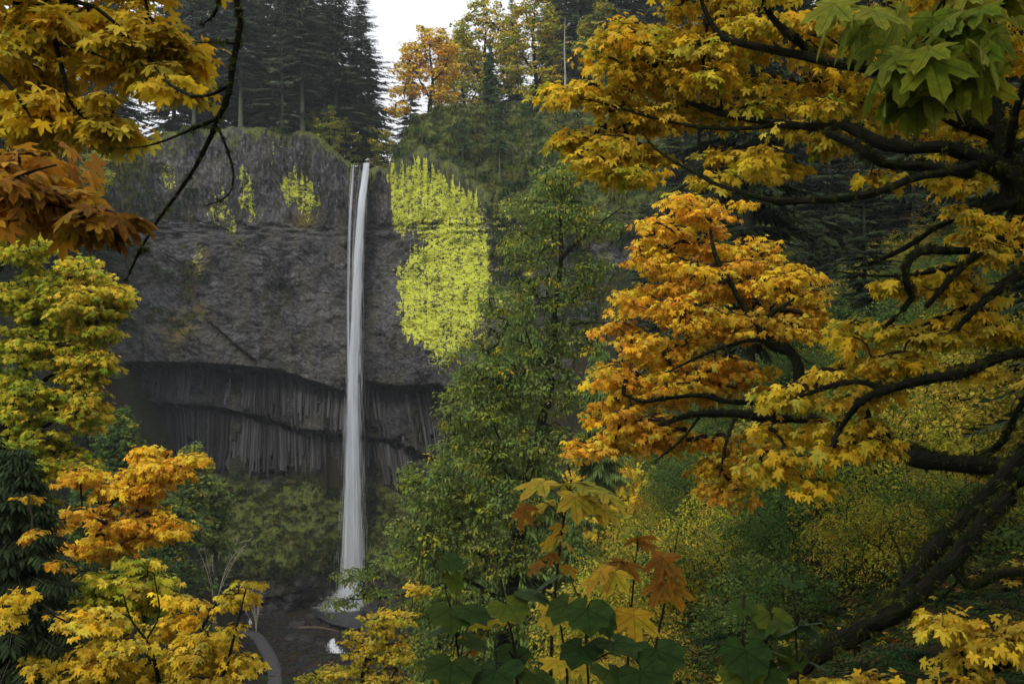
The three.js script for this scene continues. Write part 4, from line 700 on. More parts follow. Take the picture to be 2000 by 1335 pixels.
// golden maple in the middle, on the end of a long mossy limb
broadleaf(102, {
  name: 'golden_maple', label: 'orange-gold maple crown right of the alder, on a long mossy limb', pal: PAL.orange, pal2: PAL.gold, mix: 0.5, size: [0.08, 0.125], layered: 40, dens: 2.1, back: 0.6, solo: 200, moss: 7, thin: 0.006, most: 0.045,
  limbs: [
    [[2260, 1380, 10.5, 36], [2180, 1060, 10.3, 32], [2090, 935, 10, 26], [2000, 914, 10.4, 17], [1900, 908, 11.5, 17], [1800, 896, 13, 16], [1740, 872, 14.5, 14], [1690, 850, 16, 12], [1624, 842, 17.2, 12], [1567, 792, 18, 11], [1550, 692, 18.8, 9], [1504, 671, 19, 8.5], [1481, 634, 19.1, 8], [1454, 600, 19.2, 6.5], [1425, 550, 19.3, 5], [1398, 500, 19.4, 4], [1388, 450, 19.5, 2.5]],
    [[1481, 634, 19.1, 5], [1520, 605, 18.8, 4], [1550, 585, 18.6, 2.5]], [[1425, 550, 19.3, 3.5], [1370, 520, 19.6, 2.5], [1320, 500, 19.8, 1.5]],
    [[1504, 668, 19, 4.5], [1467, 664, 18.8, 4], [1403, 681, 18.6, 3.5], [1370, 694, 18.6, 3], [1302, 728, 18.6, 2]],
    [[1567, 792, 18, 6], [1515, 785, 17.8, 6], [1420, 784, 17.8, 5], [1376, 772, 17.9, 4.5], [1302, 777, 18, 4], [1252, 784, 18.2, 3], [1218, 769, 18.4, 2]],
    [[1600, 820, 17.6, 8], [1500, 815, 17.4, 9], [1413, 806, 17.4, 8], [1340, 812, 17.6, 6], [1290, 830, 17.8, 3]], [[1376, 800, 17.6, 3], [1330, 860, 17.4, 2.5], [1280, 900, 17.3, 1.5]], [[1440, 806, 17.4, 3.5], [1420, 860, 17, 3], [1405, 930, 16.8, 1.5]],
    [[1740, 872, 14.5, 7], [1720, 830, 14.3, 8], [1690, 828, 14.2, 8], [1672, 850, 14, 5]],
    [[1900, 908, 11.5, 8], [1960, 860, 11, 7], [1990, 800, 10.8, 6], [2040, 720, 10.6, 5]],
  ],
  blobs: [
    [1395, 395, 70, 30, 22, 20, 1.2], [1330, 450, 85, 35, 38, 20, 1.4], [1450, 490, 70, 35, 32, 19.8, 1.2], [1290, 500, 60, 30, 26, 20, 1.2], [1400, 530, 110, 50, 60, 19.8, 1.6], [1540, 545, 65, 55, 46, 19.4, 1.3], [1265, 590, 60, 40, 34, 19.8, 1.2], [1390, 610, 130, 55, 76, 19.4, 1.6], [1535, 620, 65, 40, 34, 19.2, 1.2], [1290, 670, 85, 38, 44, 19.2, 1.3],
    [1225, 735, 50, 50, 40, 18.8, 1], [1340, 735, 110, 45, 60, 18.8, 1.3], [1240, 800, 75, 35, 42, 18.4, 1], [1170, 860, 50, 20, 22, 18.2, 0.7], [1300, 835, 80, 35, 36, 18, 1], [1450, 700, 70, 25, 22, 18.8, 1], [1390, 880, 55, 35, 22, 17.4, 0.8], [1420, 935, 50, 35, 20, 17, 0.8], [1500, 850, 50, 25, 12, 17, 0.8], [1210, 640, 30, 16, 8, 19.6, 0.6], [1330, 380, 30, 12, 6, 20, 0.6],
  ],
});
// leaning mossy trunks lower right
broadleaf(103, {
  name: 'leaning_maple', label: 'two dark mossy trunks leaning across the lower right corner', pal: [[0.56, 0.37, 0.03], [0.5, 0.36, 0.035]], pal2: PAL.gold, mix: 0.4, size: [0.075, 0.11], layered: 45, dens: 1.1, solo: 90, moss: 10, thin: 0.004, most: 0.02,
  limbs: [
    [[1430, 1470, 9.2, 24], [1560, 1300, 9.2, 21], [1690, 1225, 9.2, 20], [1770, 1160, 9.2, 19], [1820, 1080, 9.2, 18], [1880, 1020, 9.2, 18], [1960, 935, 9.1, 17], [2060, 830, 9, 16], [2200, 640, 9, 14]],
    [[1690, 1225, 9.2, 15], [1770, 1185, 8.9, 17], [1850, 1105, 8.8, 17], [1920, 1030, 8.8, 17], [1990, 950, 8.7, 16], [2120, 800, 8.6, 15], [2260, 560, 8.6, 12]],
    [[1850, 1100, 9, 8], [1900, 1145, 8.8, 8], [1950, 1122, 8.6, 8], [2030, 1112, 8.4, 8]], [[1840, 1345, 8.6, 8], [1920, 1310, 8.5, 9], [2010, 1278, 8.4, 10], [2120, 1240, 8.4, 10]],
    [[1860, 1080, 9, 3], [1880, 1120, 9.2, 3], [1830, 1180, 9.3, 2]], [[1770, 1160, 9.2, 3], [1760, 1090, 9.4, 2.2], [1740, 1040, 9.6, 1.2]],
  ],
  blobs: [[1850, 1200, 45, 14, 9, 8.4, 0.4], [1910, 1225, 60, 14, 12, 8.3, 0.4], [1965, 1240, 40, 14, 9, 8.2, 0.4], [1870, 1275, 36, 12, 8, 8.3, 0.3], [1980, 1200, 25, 8, 4, 8.3, 0.3], [1740, 1325, 60, 10, 9, 8.2, 0.4], [1600, 1330, 40, 8, 5, 8.4, 0.3], [1850, 1325, 60, 10, 7, 8.2, 0.4], [2150, 700, 150, 120, 60, 8.5, 1.4]],
});
// green leaves hanging into the top right corner, close to the viewer
broadleaf(104, {
  name: 'overhanging_branch', label: 'branch of large green maple leaves hanging into the top right corner', category: 'branch', pal: [[0.36, 0.42, 0.04], [0.42, 0.44, 0.04], [0.28, 0.38, 0.035]], pal2: PAL.yellow, mix: 0.12, size: [0.19, 0.26], dens: 0.26, tilt: [0.6, 1.45], solo: 190, thin: 0.004, most: 0.012, moss: 2,
  limbs: [[[2900, 1250, 5.4, 40], [2800, 300, 5.4, 34], [2560, -250, 5.4, 24], [2150, -260, 5.4, 14], [2010, -100, 5.3, 11], [1950, 20, 5.2, 9], [1925, 90, 5.2, 8], [1910, 150, 5.2, 4]], [[2010, -100, 5.3, 5], [1880, -40, 5.2, 4], [1820, 40, 5.1, 3], [1800, 120, 5.1, 2]]],
  blobs: [[1800, 60, 50, 55, 12, 5.1, 0.3], [1790, 140, 30, 35, 6, 5.1, 0.25], [1860, 90, 45, 45, 9, 5.2, 0.3], [1720, 5, 40, 20, 5, 5.2, 0.3], [1880, 10, 70, 30, 10, 5.2, 0.3], [1960, -30, 70, 50, 12, 5.2, 0.4]],
});
// upper left yellow branch
broadleaf(105, {
  name: 'yellow_maple_branch', label: 'bright yellow maple branch filling the upper left corner', category: 'branch', pal: PAL.gold, pal2: PAL.yellow, mix: 0.45, size: [0.08, 0.115], layered: 38, dens: 1.8, back: 0.3, solo: 250, thin: 0.004, most: 0.014, moss: 1,
  limbs: [[[-900, 1300, 7.6, 40], [-800, 500, 7.6, 36], [-640, 0, 7.5, 28], [-420, -160, 7.4, 20], [-160, -60, 7.4, 13], [-20, -10, 7.3, 8], [95, 25, 7.2, 6], [108, 85, 7.2, 5], [123, 145, 7.1, 4], [132, 190, 7, 3], [160, 228, 7, 2], [215, 255, 6.9, 1]], [[20, -2, 7.3, 6], [100, 2, 7.3, 5], [170, 5, 7.2, 4], [221, 42, 7.1, 4], [261, 82, 7.1, 3.5], [301, 125, 7, 3], [345, 150, 7, 1.5]], [[-160, -60, 7.4, 8], [-60, 90, 7.2, 6], [20, 170, 7, 4], [60, 230, 6.9, 2]], [[108, 85, 7.2, 3], [170, 100, 7, 2.5], [215, 118, 6.9, 1.2]]],
  blobs: [[60, 40, 80, 45, 26, 7.2, 0.7], [170, 30, 110, 36, 30, 7.2, 0.6], [275, 60, 80, 40, 24, 7.1, 0.5], [330, 105, 42, 32, 15, 7, 0.4], [40, 130, 70, 50, 20, 7.2, 0.6], [135, 190, 85, 34, 26, 7, 0.5], [55, 230, 60, 26, 14, 6.9, 0.4], [200, 232, 45, 22, 11, 7, 0.4], [335, 155, 22, 24, 7, 7, 0.3], [290, 110, 55, 32, 13, 7, 0.4], [205, 105, 45, 14, 6, 7, 0.3], [-80, 60, 90, 120, 40, 7.4, 0.8], [200, -50, 250, 40, 40, 7.3, 0.8]],
});
// rusty leaves nearer on the left
broadleaf(106, {
  name: 'rusty_maple_branch', label: 'rusty orange maple leaves hanging low at the left edge', category: 'branch', pal: PAL.brown, pal2: PAL.orange, mix: 0.55, size: [0.08, 0.11], layered: 30, dens: 1.4, solo: 150, thin: 0.003, most: 0.01,
  limbs: [[[-420, 1700, 4.4, 24], [-440, 1000, 4.4, 22], [-380, 560, 4.3, 16], [-240, 430, 4.3, 12], [-120, 400, 4.2, 9], [0, 365, 4.1, 4], [60, 335, 4, 3], [110, 322, 4, 1.5]], [[-120, 400, 4.2, 5], [0, 405, 4, 3.5], [90, 398, 3.9, 2.5], [150, 412, 3.9, 1.5]], [[-120, 400, 4.2, 4], [-20, 310, 4.2, 3], [50, 300, 4.2, 1.5]]],
  blobs: [[40, 300, 75, 16, 7, 4.2, 0.2], [50, 345, 75, 20, 8, 4, 0.25], [100, 385, 80, 20, 9, 4, 0.2], [160, 425, 40, 22, 5, 3.9, 0.15], [195, 408, 30, 8, 2, 3.9, 0.1], [20, 375, 40, 30, 6, 4.1, 0.2], [-90, 350, 60, 70, 10, 4.2, 0.3]],
});
// bare mossy branch hanging down at the left
broadleaf(107, {
  name: 'hanging_branch', label: 'bare dark mossy branch hanging down in front of the cliff at left', category: 'branch', pal: PAL.gold, size: [0.08, 0.1], dens: 1, moss: 1.2, thin: 0.002, most: 0.004,
  limbs: [
    [[-1500, 1500, 5.6, 60], [-1450, 300, 5.6, 50], [-1100, -700, 5.4, 36], [-300, -900, 5.2, 22], [250, -620, 5, 12], [440, -300, 5, 8], [470, -140, 5, 6.5], [462, 0, 5, 5.5], [469, 40, 5, 5], [464, 80, 5, 5.5], [454, 125, 5, 5.5], [449, 165, 5, 5.5], [441, 200, 5, 6], [426, 231, 5, 5.5], [411, 266, 5, 5], [381, 326, 5, 3.8], [351, 371, 5, 3.4], [301, 441, 5, 3], [271, 492, 5, 2.6], [246, 547, 5, 1.5]],
    [[426, 231, 5, 4], [376, 251, 5.05, 3], [326, 273, 5.1, 2.2], [281, 286, 5.1, 1.6], [216, 291, 5.2, 0.8]], [[426, 250, 5, 3], [441, 286, 5, 2.4], [454, 326, 5, 2.2], [454, 361, 5, 2], [441, 386, 5, 1.8], [401, 401, 5, 1]],
    [[449, 165, 5, 3.5], [416, 183, 5.1, 4], [386, 188, 5.3, 3.5], [351, 176, 5.8, 3], [321, 156, 6.4, 2.5], [300, 128, 6.9, 1.8]], [[459, 85, 5, 2.5], [421, 83, 5, 2], [381, 83, 5, 1]], [[434, -20, 5, 3.5], [416, 30, 5, 3], [394, 48, 5, 1.5]], [[271, 492, 5, 1.2], [283, 489, 5, 0.8], [290, 488, 5, 0.5]],
  ],
  blobs: [[320, 150, 18, 14, 4, 6.5, 0.2]],
});
// left yellow-green maple
broadleaf(108, {
  name: 'lime_maple', label: 'yellow-green maple standing at the left edge beside the cliff', pal: PAL.lime, pal2: PAL.yellow, size: [0.085, 0.125], layered: 26, dens: 3.8, thin: 0.007, solo: 120, mixAt: (p) => (p.x > -10.6 ? 0.55 : 0.12),
  limbs: [[[-40, 1330, 25, 16], [-20, 1000, 25, 14], [20, 800, 25, 11], [60, 680, 25, 8], [110, 610, 25, 6], [150, 560, 25, 3]], [[-10, 760, 25, 6], [0, 690, 25, 5], [50, 645, 24.5, 4], [120, 600, 24, 3], [190, 570, 23.8, 2]], [[20, 800, 25, 5], [90, 740, 24, 4], [160, 700, 23.6, 2]], [[-20, 900, 25, 5], [60, 850, 24, 4], [140, 800, 23.5, 2]], [[-10, 700, 25, 5], [-10, 560, 25, 4], [30, 460, 25, 2]]],
  blobs: [[30, 470, 60, 45, 44, 25, 1.6], [80, 480, 25, 10, 8, 24.5, 0.6], [165, 525, 50, 35, 40, 24, 1.2], [205, 575, 42, 38, 40, 23.8, 1], [140, 590, 75, 45, 60, 24, 1.6], [50, 570, 60, 55, 56, 24.8, 1.8], [190, 640, 36, 26, 24, 23.8, 0.8], [80, 670, 85, 45, 66, 24.2, 1.6], [165, 700, 46, 42, 40, 23.6, 1], [40, 770, 70, 55, 66, 24, 1.6], [150, 790, 55, 45, 48, 23.6, 1.2], [60, 870, 70, 50, 60, 23.6, 1.5], [120, 900, 65, 36, 44, 23.2, 1.2], [-60, 650, 60, 200, 90, 25, 2], [40, 950, 70, 40, 40, 23, 1.2]],
});
// orange maple lower left
broadleaf(109, {
  name: 'orange_maple', label: 'slender orange maple leaning right at lower left', pal: PAL.orange, pal2: PAL.gold, mix: 0.45, size: [0.08, 0.12], layered: 28, dens: 1.7, back: 0.3, thin: 0.005, solo: 120,
  limbs: [[[60, 1420, 18.5, 9], [110, 1200, 18.4, 7], [150, 1085, 18.3, 6], [185, 1020, 18.2, 5], [230, 970, 18.1, 4], [290, 930, 18, 3], [330, 885, 18, 1.5]], [[165, 1050, 18.2, 3], [158, 960, 18.3, 2.4], [155, 915, 18.4, 1.5]], [[185, 1020, 18.2, 3], [270, 1020, 17.8, 2.4], [330, 1040, 17.6, 1.2]], [[290, 930, 18, 2], [345, 912, 17.8, 1.6], [375, 895, 17.7, 1]]],
  blobs: [[308, 880, 32, 22, 24, 18, 0.6], [365, 892, 24, 13, 13, 17.7, 0.5], [300, 925, 55, 26, 32, 18, 0.8], [245, 960, 55, 30, 36, 18.1, 0.9], [170, 925, 34, 18, 16, 18.3, 0.6], [230, 1010, 85, 30, 54, 17.9, 1], [310, 1025, 50, 24, 26, 17.7, 0.7], [200, 1055, 65, 26, 34, 17.9, 0.9], [345, 1020, 16, 8, 5, 17.6, 0.3], [130, 1000, 30, 36, 12, 16.2, 0.7], [80, 1070, 55, 50, 6, 13.6, 0.8], [40, 980, 40, 50, 3, 13.8, 0.6], [340, 905, 24, 14, 10, 17.8, 0.5]],
});
// yellow-green and yellow maple along the bottom left
broadleaf(110, {
  name: 'yellow_maple', label: 'yellow maple saplings crowding the bottom left edge', pal: PAL.yellow, pal2: PAL.gold, size: [0.075, 0.11], layered: 34, dens: 1.35, back: 0.3, thin: 0.004, solo: 200, mixAt: (p) => (p.y > -3.3 ? 0 : 0.4),
  limbs: [[[330, 1480, 14, 6], [345, 1340, 14, 5], [370, 1270, 14, 4], [400, 1215, 14, 3], [430, 1165, 14, 2]], [[330, 1450, 14, 5], [310, 1335, 13.8, 4], [298, 1280, 13.8, 3], [285, 1250, 13.8, 2.5], [255, 1210, 13.8, 2], [240, 1160, 13.8, 1.5]], [[330, 1450, 14, 4], [430, 1330, 13.6, 3], [460, 1230, 13.5, 2.2], [480, 1150, 13.5, 1.5]], [[330, 1450, 14, 4], [220, 1330, 14, 3], [180, 1270, 14, 2]], [[285, 1250, 13.8, 2], [310, 1200, 13.8, 1.6], [300, 1120, 13.8, 1]]],
  blobs: [[230, 1225, 95, 50, 44, 13.8, 1.2], [300, 1280, 110, 50, 48, 13.6, 1.2], [405, 1270, 75, 50, 40, 13.6, 1], [425, 1228, 34, 26, 20, 13.5, 0.5], [468, 1165, 14, 20, 9, 13.5, 0.3], [430, 1315, 60, 22, 22, 13.5, 0.6], [180, 1300, 80, 36, 34, 13.8, 0.8], [488, 1145, 8, 14, 4, 13.5, 0.2], [345, 1205, 36, 26, 14, 13.8, 0.5], [100, 1260, 60, 50, 18, 14, 0.8], [60, 1130, 70, 60, 4, 13.4, 0.8], [150, 1200, 50, 50, 9, 13.6, 0.8], [30, 1250, 60, 60, 5, 13.2, 0.8], [360, 1150, 30, 30, 8, 13.8, 0.5], [330, 1335, 150, 20, 30, 13.5, 0.7], [470, 1285, 18, 18, 6, 13.5, 0.4]],
});
broadleaf(111, {
  name: 'lime_sapling', label: 'green-yellow maple sapling above the yellow ones at lower left', pal: PAL.lime, pal2: PAL.yellow, mix: 0.3, size: [0.08, 0.12], layered: 30, dens: 1.7, thin: 0.004, solo: 60,
  limbs: [[[300, 1480, 16, 6], [290, 1300, 16, 4], [280, 1180, 16, 3], [290, 1100, 16, 1.5]]],
  blobs: [[270, 1115, 58, 30, 36, 16, 0.8], [255, 1170, 75, 32, 44, 16, 0.9], [310, 1150, 30, 34, 22, 16, 0.6], [200, 1130, 40, 40, 20, 16.2, 0.7]],
});
// the green alder in the middle
broadleaf(112, {
  name: 'alder_tree', label: 'tall green alder with a crooked dark trunk in the middle of the ravine', pal: PAL.alder, pal2: PAL.lime, mix: 0.15, size: [0.13, 0.2], dens: 2.3, kind: 'alder', thin: 0.009, most: 0.07, bark: M.alderBark, twigMat: M.alderBark,
  limbs: [[[975, 1390, 42, 16], [985, 1240, 42, 13], [1000, 1150, 42, 12], [1012, 1050, 42, 11.5], [1035, 930, 42, 11], [1052, 850, 42, 10.5], [1072, 760, 42, 9], [1077, 690, 42, 7.5], [1086, 600, 42, 5.5], [1096, 500, 42, 4.5], [1095, 420, 42, 3.4], [1102, 320, 42, 1.4]],
    [[1096, 505, 42, 4], [1130, 470, 41.5, 3], [1180, 430, 41, 2], [1215, 405, 40.6, 1]], [[1078, 640, 42, 3], [1130, 632, 41.6, 2.6], [1180, 630, 41.2, 2], [1210, 645, 41, 1]], [[1040, 900, 42, 4], [985, 870, 41.4, 3], [960, 820, 41, 2.4], [935, 780, 40.6, 1.5]], [[1025, 960, 42, 4], [990, 920, 41.6, 3], [940, 860, 41, 2], [900, 840, 40.8, 1]], [[1012, 1040, 42, 3], [960, 1000, 41.2, 2.4], [920, 985, 40.8, 2], [860, 960, 40.6, 1.2], [790, 935, 40.4, 0.8]], [[1072, 720, 42, 3], [1040, 680, 41.6, 2], [1025, 640, 41.4, 1.2]], [[1000, 1180, 42, 5], [960, 1160, 40.8, 4.5], [900, 1130, 40, 3.6], [830, 1150, 39.6, 2.8], [760, 1165, 39.2, 2.4], [690, 1170, 39, 1.2]], [[1052, 850, 42, 3], [1100, 880, 41.6, 2.4], [1115, 930, 41.4, 1.4]], [[1096, 440, 42, 2], [1060, 400, 41.8, 1.5], [1030, 385, 41.6, 0.8]]],
  blobs: [[1095, 345, 55, 36, 26, 42, 2], [1060, 400, 80, 40, 36, 42, 2.4], [1135, 430, 75, 45, 40, 41.6, 2.2], [1035, 480, 60, 45, 34, 42, 2.4], [1150, 520, 45, 40, 22, 41.6, 2], [1085, 560, 90, 50, 44, 42, 2.4], [985, 600, 60, 60, 30, 42, 2.4], [1110, 660, 70, 50, 34, 42, 2.2], [960, 700, 90, 55, 54, 41.6, 2.4], [1050, 760, 95, 55, 62, 42, 2.6], [925, 790, 85, 55, 56, 41, 2.4], [1040, 870, 110, 55, 70, 41.6, 2.6], [915, 890, 85, 55, 56, 41, 2.2], [855, 960, 75, 45, 44, 40.6, 2], [985, 980, 110, 55, 70, 41, 2.4], [835, 1040, 85, 45, 48, 40.2, 2], [940, 1080, 110, 55, 66, 40.6, 2.2], [790, 1095, 55, 26, 18, 39.8, 1.6], [1070, 1080, 90, 45, 46, 41, 2], [700, 1120, 50, 14, 9, 39, 1], [730, 1150, 60, 14, 9, 39, 1], [660, 1175, 30, 12, 4, 39, 0.6], [880, 1180, 110, 45, 50, 39.6, 2], [1000, 1200, 110, 45, 50, 40, 2], [850, 1270, 110, 45, 40, 39, 2], [810, 930, 30, 30, 10, 40.6, 1]],
});
// yellow vine maples at the bottom centre
broadleaf(113, {
  name: 'vine_maple', label: 'yellow vine maple beside the stream at the bottom centre', pal: PAL.yellow, pal2: PAL.lime, mix: 0.2, size: [0.08, 0.12], layered: 22, dens: 1.7, thin: 0.006, kind: 'maple', solo: 0,
  limbs: [[[700, 1480, 34, 6], [705, 1340, 34, 4], [720, 1270, 34, 3], [745, 1200, 34, 1.5]], [[700, 1440, 34, 4], [640, 1340, 33.6, 3], [610, 1310, 33.4, 1.5]]],
  blobs: [[720, 1235, 45, 36, 50, 34, 1.2], [760, 1200, 40, 26, 34, 34, 1], [690, 1300, 60, 30, 50, 33.6, 1.2], [620, 1320, 40, 16, 24, 33.4, 0.8], [770, 1270, 50, 40, 40, 34, 1.2], [800, 1150, 22, 16, 12, 36, 0.8], [730, 1330, 90, 20, 30, 33.4, 1]],
});
// trees on the skyline right of the falls, and the thin trees at the lip
const rimTree = (seed, px, back, o) => { const p = onRim(px, back), d = -p[2], X = (m) => m * F / d, bx = 1000 + p[0] / d * F, by = 667.5 - p[1] / d * F; return broadleaf(seed, { kind: 'small', thin: 0.03, most: 0.25, twigMat: M.mossyBark, ...o, limbs: o.limbs.map((l) => l.map(([x, y, z, q]) => [bx + X(x), by - X(y), d + z, X(q)])), blobs: o.blobs.map(([x, y, rx, ry, n, z, rz]) => [bx + X(x), by - X(y), X(rx), X(ry), n, d + z, rz]) }); };
rimTree(120, 838, 5, { name: 'golden_rim_maple', label: 'orange-gold maple with dark forks on the skyline right of the falls', pal: PAL.gold, pal2: PAL.orange, mix: 0.4, size: [0.28, 0.42], limbs: [[[0, 0, 0, 0.4], [0.2, 3, 0, 0.34], [0.6, 6, 0, 0.26], [0.2, 10, 0, 0.15], [0, 14, 0, 0.05]], [[0.2, 3, 0, 0.22], [-1.5, 6, 0.5, 0.16], [-2.6, 9, 0.8, 0.08]], [[0.6, 6, 0, 0.16], [2.4, 8, -0.5, 0.1], [3.4, 11, -0.6, 0.05]]], blobs: [[0, 14, 3, 2, 40, 0, 2.4], [-2.5, 11, 2.6, 2.2, 50, 0, 2.4], [2.2, 11.5, 2.8, 2.4, 56, 0, 2.4], [-4, 8, 2.2, 2, 40, 0, 2], [0, 8, 3.5, 2, 50, 1, 2.6], [3.6, 8, 2, 2, 36, 0, 2], [-3.4, 4.5, 3, 1.6, 40, 0, 2], [2.5, 4.6, 3, 1.5, 36, 0, 2], [-5, 1.8, 2, 1.4, 22, 0, 1.5]] });
for (const [seed, px, back, s, lab, pal, pal2] of [[121, 950, 14, 1.15, 'yellow-green maple behind the hemlock on the shoulder, left of its pair', PAL.lime, PAL.yellow], [122, 1045, 8, 1.1, 'yellow-green maple above the mossy shoulder, right of its pair', PAL.lime, PAL.gold], [123, 905, 22, 0.95, 'pale yellow maple at the right side of the sky gap', PAL.yellow, PAL.lime], [124, 1180, 6, 0.8, 'dull olive tree above the shoulder beside the upper right maple', PAL.olive, PAL.lime]])
  rimTree(seed, px, back, { name: 'skyline_maple', label: lab, pal, pal2, mix: 0.35, size: [0.3, 0.44], limbs: [[[0, 0, 0, 0.42 * s], [0.2, 5 * s, 0, 0.32 * s], [-0.3, 11 * s, 0, 0.2 * s], [0, 17 * s, 0, 0.06]], [[0.1, 4 * s, 0, 0.2], [3 * s, 9 * s, 0.5, 0.1], [4 * s, 12 * s, 0, 0.05]], [[0, 6 * s, 0, 0.2], [-2.6 * s, 10 * s, 0, 0.1], [-3.6 * s, 13 * s, 0, 0.05]]], blobs: [[0, 18 * s, 2.6 * s, 2.4 * s, 44, 0, 2.5], [-2.4 * s, 15 * s, 2.8 * s, 2.4 * s, 56, 0, 2.6], [2.4 * s, 14.5 * s, 2.8 * s, 2.6 * s, 56, 0, 2.6], [-3.6 * s, 11 * s, 2.6 * s, 2.2 * s, 50, 0, 2.4], [3.8 * s, 10.5 * s, 2.6 * s, 2.4 * s, 50, 0, 2.4], [0, 11 * s, 3 * s, 2.4 * s, 44, 1, 2.6], [-2.4 * s, 7 * s, 3 * s, 1.8 * s, 40, 0, 2.4], [2.8 * s, 6.5 * s, 3 * s, 1.8 * s, 40, 0, 2.4], [0, 3.4 * s, 3.6 * s, 1.4 * s, 34, 0, 2]] });
for (const [seed, px, back, s, lab] of [[125, 640, 2.5, 0.8, 'thin olive tree on the mossy slope left of the lip of the falls'], [126, 672, 4, 0.9, 'thin yellow-green tree just left of the lip of the falls'], [127, 720, 9, 0.95, 'thin olive tree in the notch behind the lip of the falls'], [128, 752, 5, 0.85, 'thin dark-stemmed tree just right of the lip of the falls'], [129, 610, 6, 0.6, 'low olive bush on the cliff edge left of the falls']])
  rimTree(seed, px, back, { name: 'streamside_tree', label: lab, group: 'thin trees at the lip', pal: PAL.olive, pal2: PAL.lime, mix: 0.4, size: [0.2, 0.3], thin: 0.02, limbs: [[[0, 0, 0, 0.13], [0.4 * s, 3 * s, 0, 0.1], [0.2 * s, 6 * s, 0, 0.06], [0.5 * s, 9 * s, 0, 0.02]], [[0.3, 1.5 * s, 0, 0.07], [-1.2 * s, 4 * s, 0.3, 0.04], [-1.8 * s, 6 * s, 0.2, 0.02]]], blobs: [[0.3, 8 * s, 1.4 * s, 1.6 * s, 12, 0, 1.2], [-1.6 * s, 6 * s, 1.5 * s, 1.4 * s, 14, 0, 1.2], [1.5 * s, 5.5 * s, 1.5 * s, 1.6 * s, 14, 0, 1.2], [-1.2 * s, 3.4 * s, 1.8 * s, 1.2 * s, 14, 0, 1.2], [1.2 * s, 2.4 * s, 1.8 * s, 1.2 * s, 12, 0, 1.2], [0, 1 * s, 2.4 * s, 0.8 * s, 14, 0.4, 1]] });
broadleaf(130, { name: 'lime_bush', label: 'small bright yellow-green tree on the dark slope left of the cliff', pal: [[0.42, 0.42, 0.06], [0.36, 0.4, 0.05]], size: [0.22, 0.32], kind: 'small', thin: 0.015, limbs: [[[190, 420, 138, 3], [188, 370, 138, 2], [190, 320, 138, 1]]], blobs: [[190, 310, 26, 18, 30, 138, 1.8], [178, 335, 24, 18, 24, 138, 1.6], [200, 345, 22, 22, 24, 138, 1.6], [175, 370, 22, 18, 14, 138, 1.4]] });
// small green trees below the cliff on the left
for (const [seed, px, top, bot, d, w, lab, pal] of [[131, 235, 790, 1010, 84, 62, 'round green tree below the cliff behind the orange maple', PAL.green], [132, 375, 860, 1040, 92, 48, 'pale green tree in front of the basalt columns at left', PAL.alder], [133, 190, 900, 1100, 74, 60, 'dark green tree between the lime maple and the round green tree', PAL.green], [134, 340, 960, 1140, 86, 60, 'soft green bushy tree left of the bare shrubs', PAL.green], [135, 420, 930, 1060, 98, 30, 'small green bush at the foot of the columns', PAL.alder], [136, 290, 1060, 1230, 80, 60, 'green tree low behind the lime sapling', PAL.green]]) {
  const h = bot - top, m = F / d; broadleaf(seed, { name: 'green_tree', label: lab, group: 'green trees below the cliff', pal, pal2: PAL.lime, mix: 0.08, size: [0.2, 0.32], kind: 'small', thin: 0.014, most: 0.12, bark: M.greyBark, limbs: [[[px, bot + 60, d, 0.2 * m], [px + 3, bot - h * 0.3, d, 0.15 * m], [px - 2, bot - h * 0.7, d, 0.08 * m], [px, top + 12, d, 0.02 * m]]], blobs: [[px, top + h * 0.15, w * 0.45, h * 0.14, 30, d, 1.4], [px - w * 0.35, top + h * 0.32, w * 0.5, h * 0.16, 36, d, 1.6], [px + w * 0.4, top + h * 0.36, w * 0.5, h * 0.16, 36, d, 1.6], [px, top + h * 0.52, w * 0.85, h * 0.16, 44, d, 2], [px - w * 0.2, top + h * 0.75, w * 0.95, h * 0.2, 44, d, 2], [px + w * 0.2, top + h * 0.95, w, h * 0.16, 36, d, 2]] });
}
// leafless grey shrubs
for (const [seed, px, py, d, h, lab] of [[141, 350, 1213, 136, 15, 'leafless grey shrub left of the falls, leftmost of three'], [142, 420, 1213, 138, 13, 'leafless grey shrub in the middle of three left of the falls'], [143, 500, 1225, 141, 7.5, 'leafless grey shrub nearest to the plunge pool']]) {
  const r = rng(seed), base = P(px, py, d), t = thing('bare_shrub', lab, 'shrub', [base.x, H(base.x, base.z) - 0.1, base.z], 'leafless shrubs'), nodes = [], tg = [];
  for (let k = 0; k < 7; k++) { const a = r() * 6.28, sp = r.r(0.1, 0.45), b = new MB(), pts = [0, 0.3, 0.6, 0.85].map((f) => V(Math.cos(a) * sp * h * f * f, h * f * r.r(0.9, 1.05), Math.sin(a) * sp * h * f * f * 0.6)), c = smoothPath(pts, 10); b.tube(c, c.map((_, i) => 0.075 * (1 - i / 12)), 5); mesh('stem', b.geo(), M.paleTwig, t); nodes.push(...c); for (let q = 0; q < 16; q++) { const o = c[3 + Math.floor(r() * 8)]; tg.push(o.clone().add(V(r.g() * h * 0.13, r.r(0, h * 0.16), r.g() * h * 0.1))); } }
  mesh('twigs', growTwigs(nodes, tg, r, { thin: 0.016, sag: -0.1 }), M.paleTwig, t, 'stuff');
}

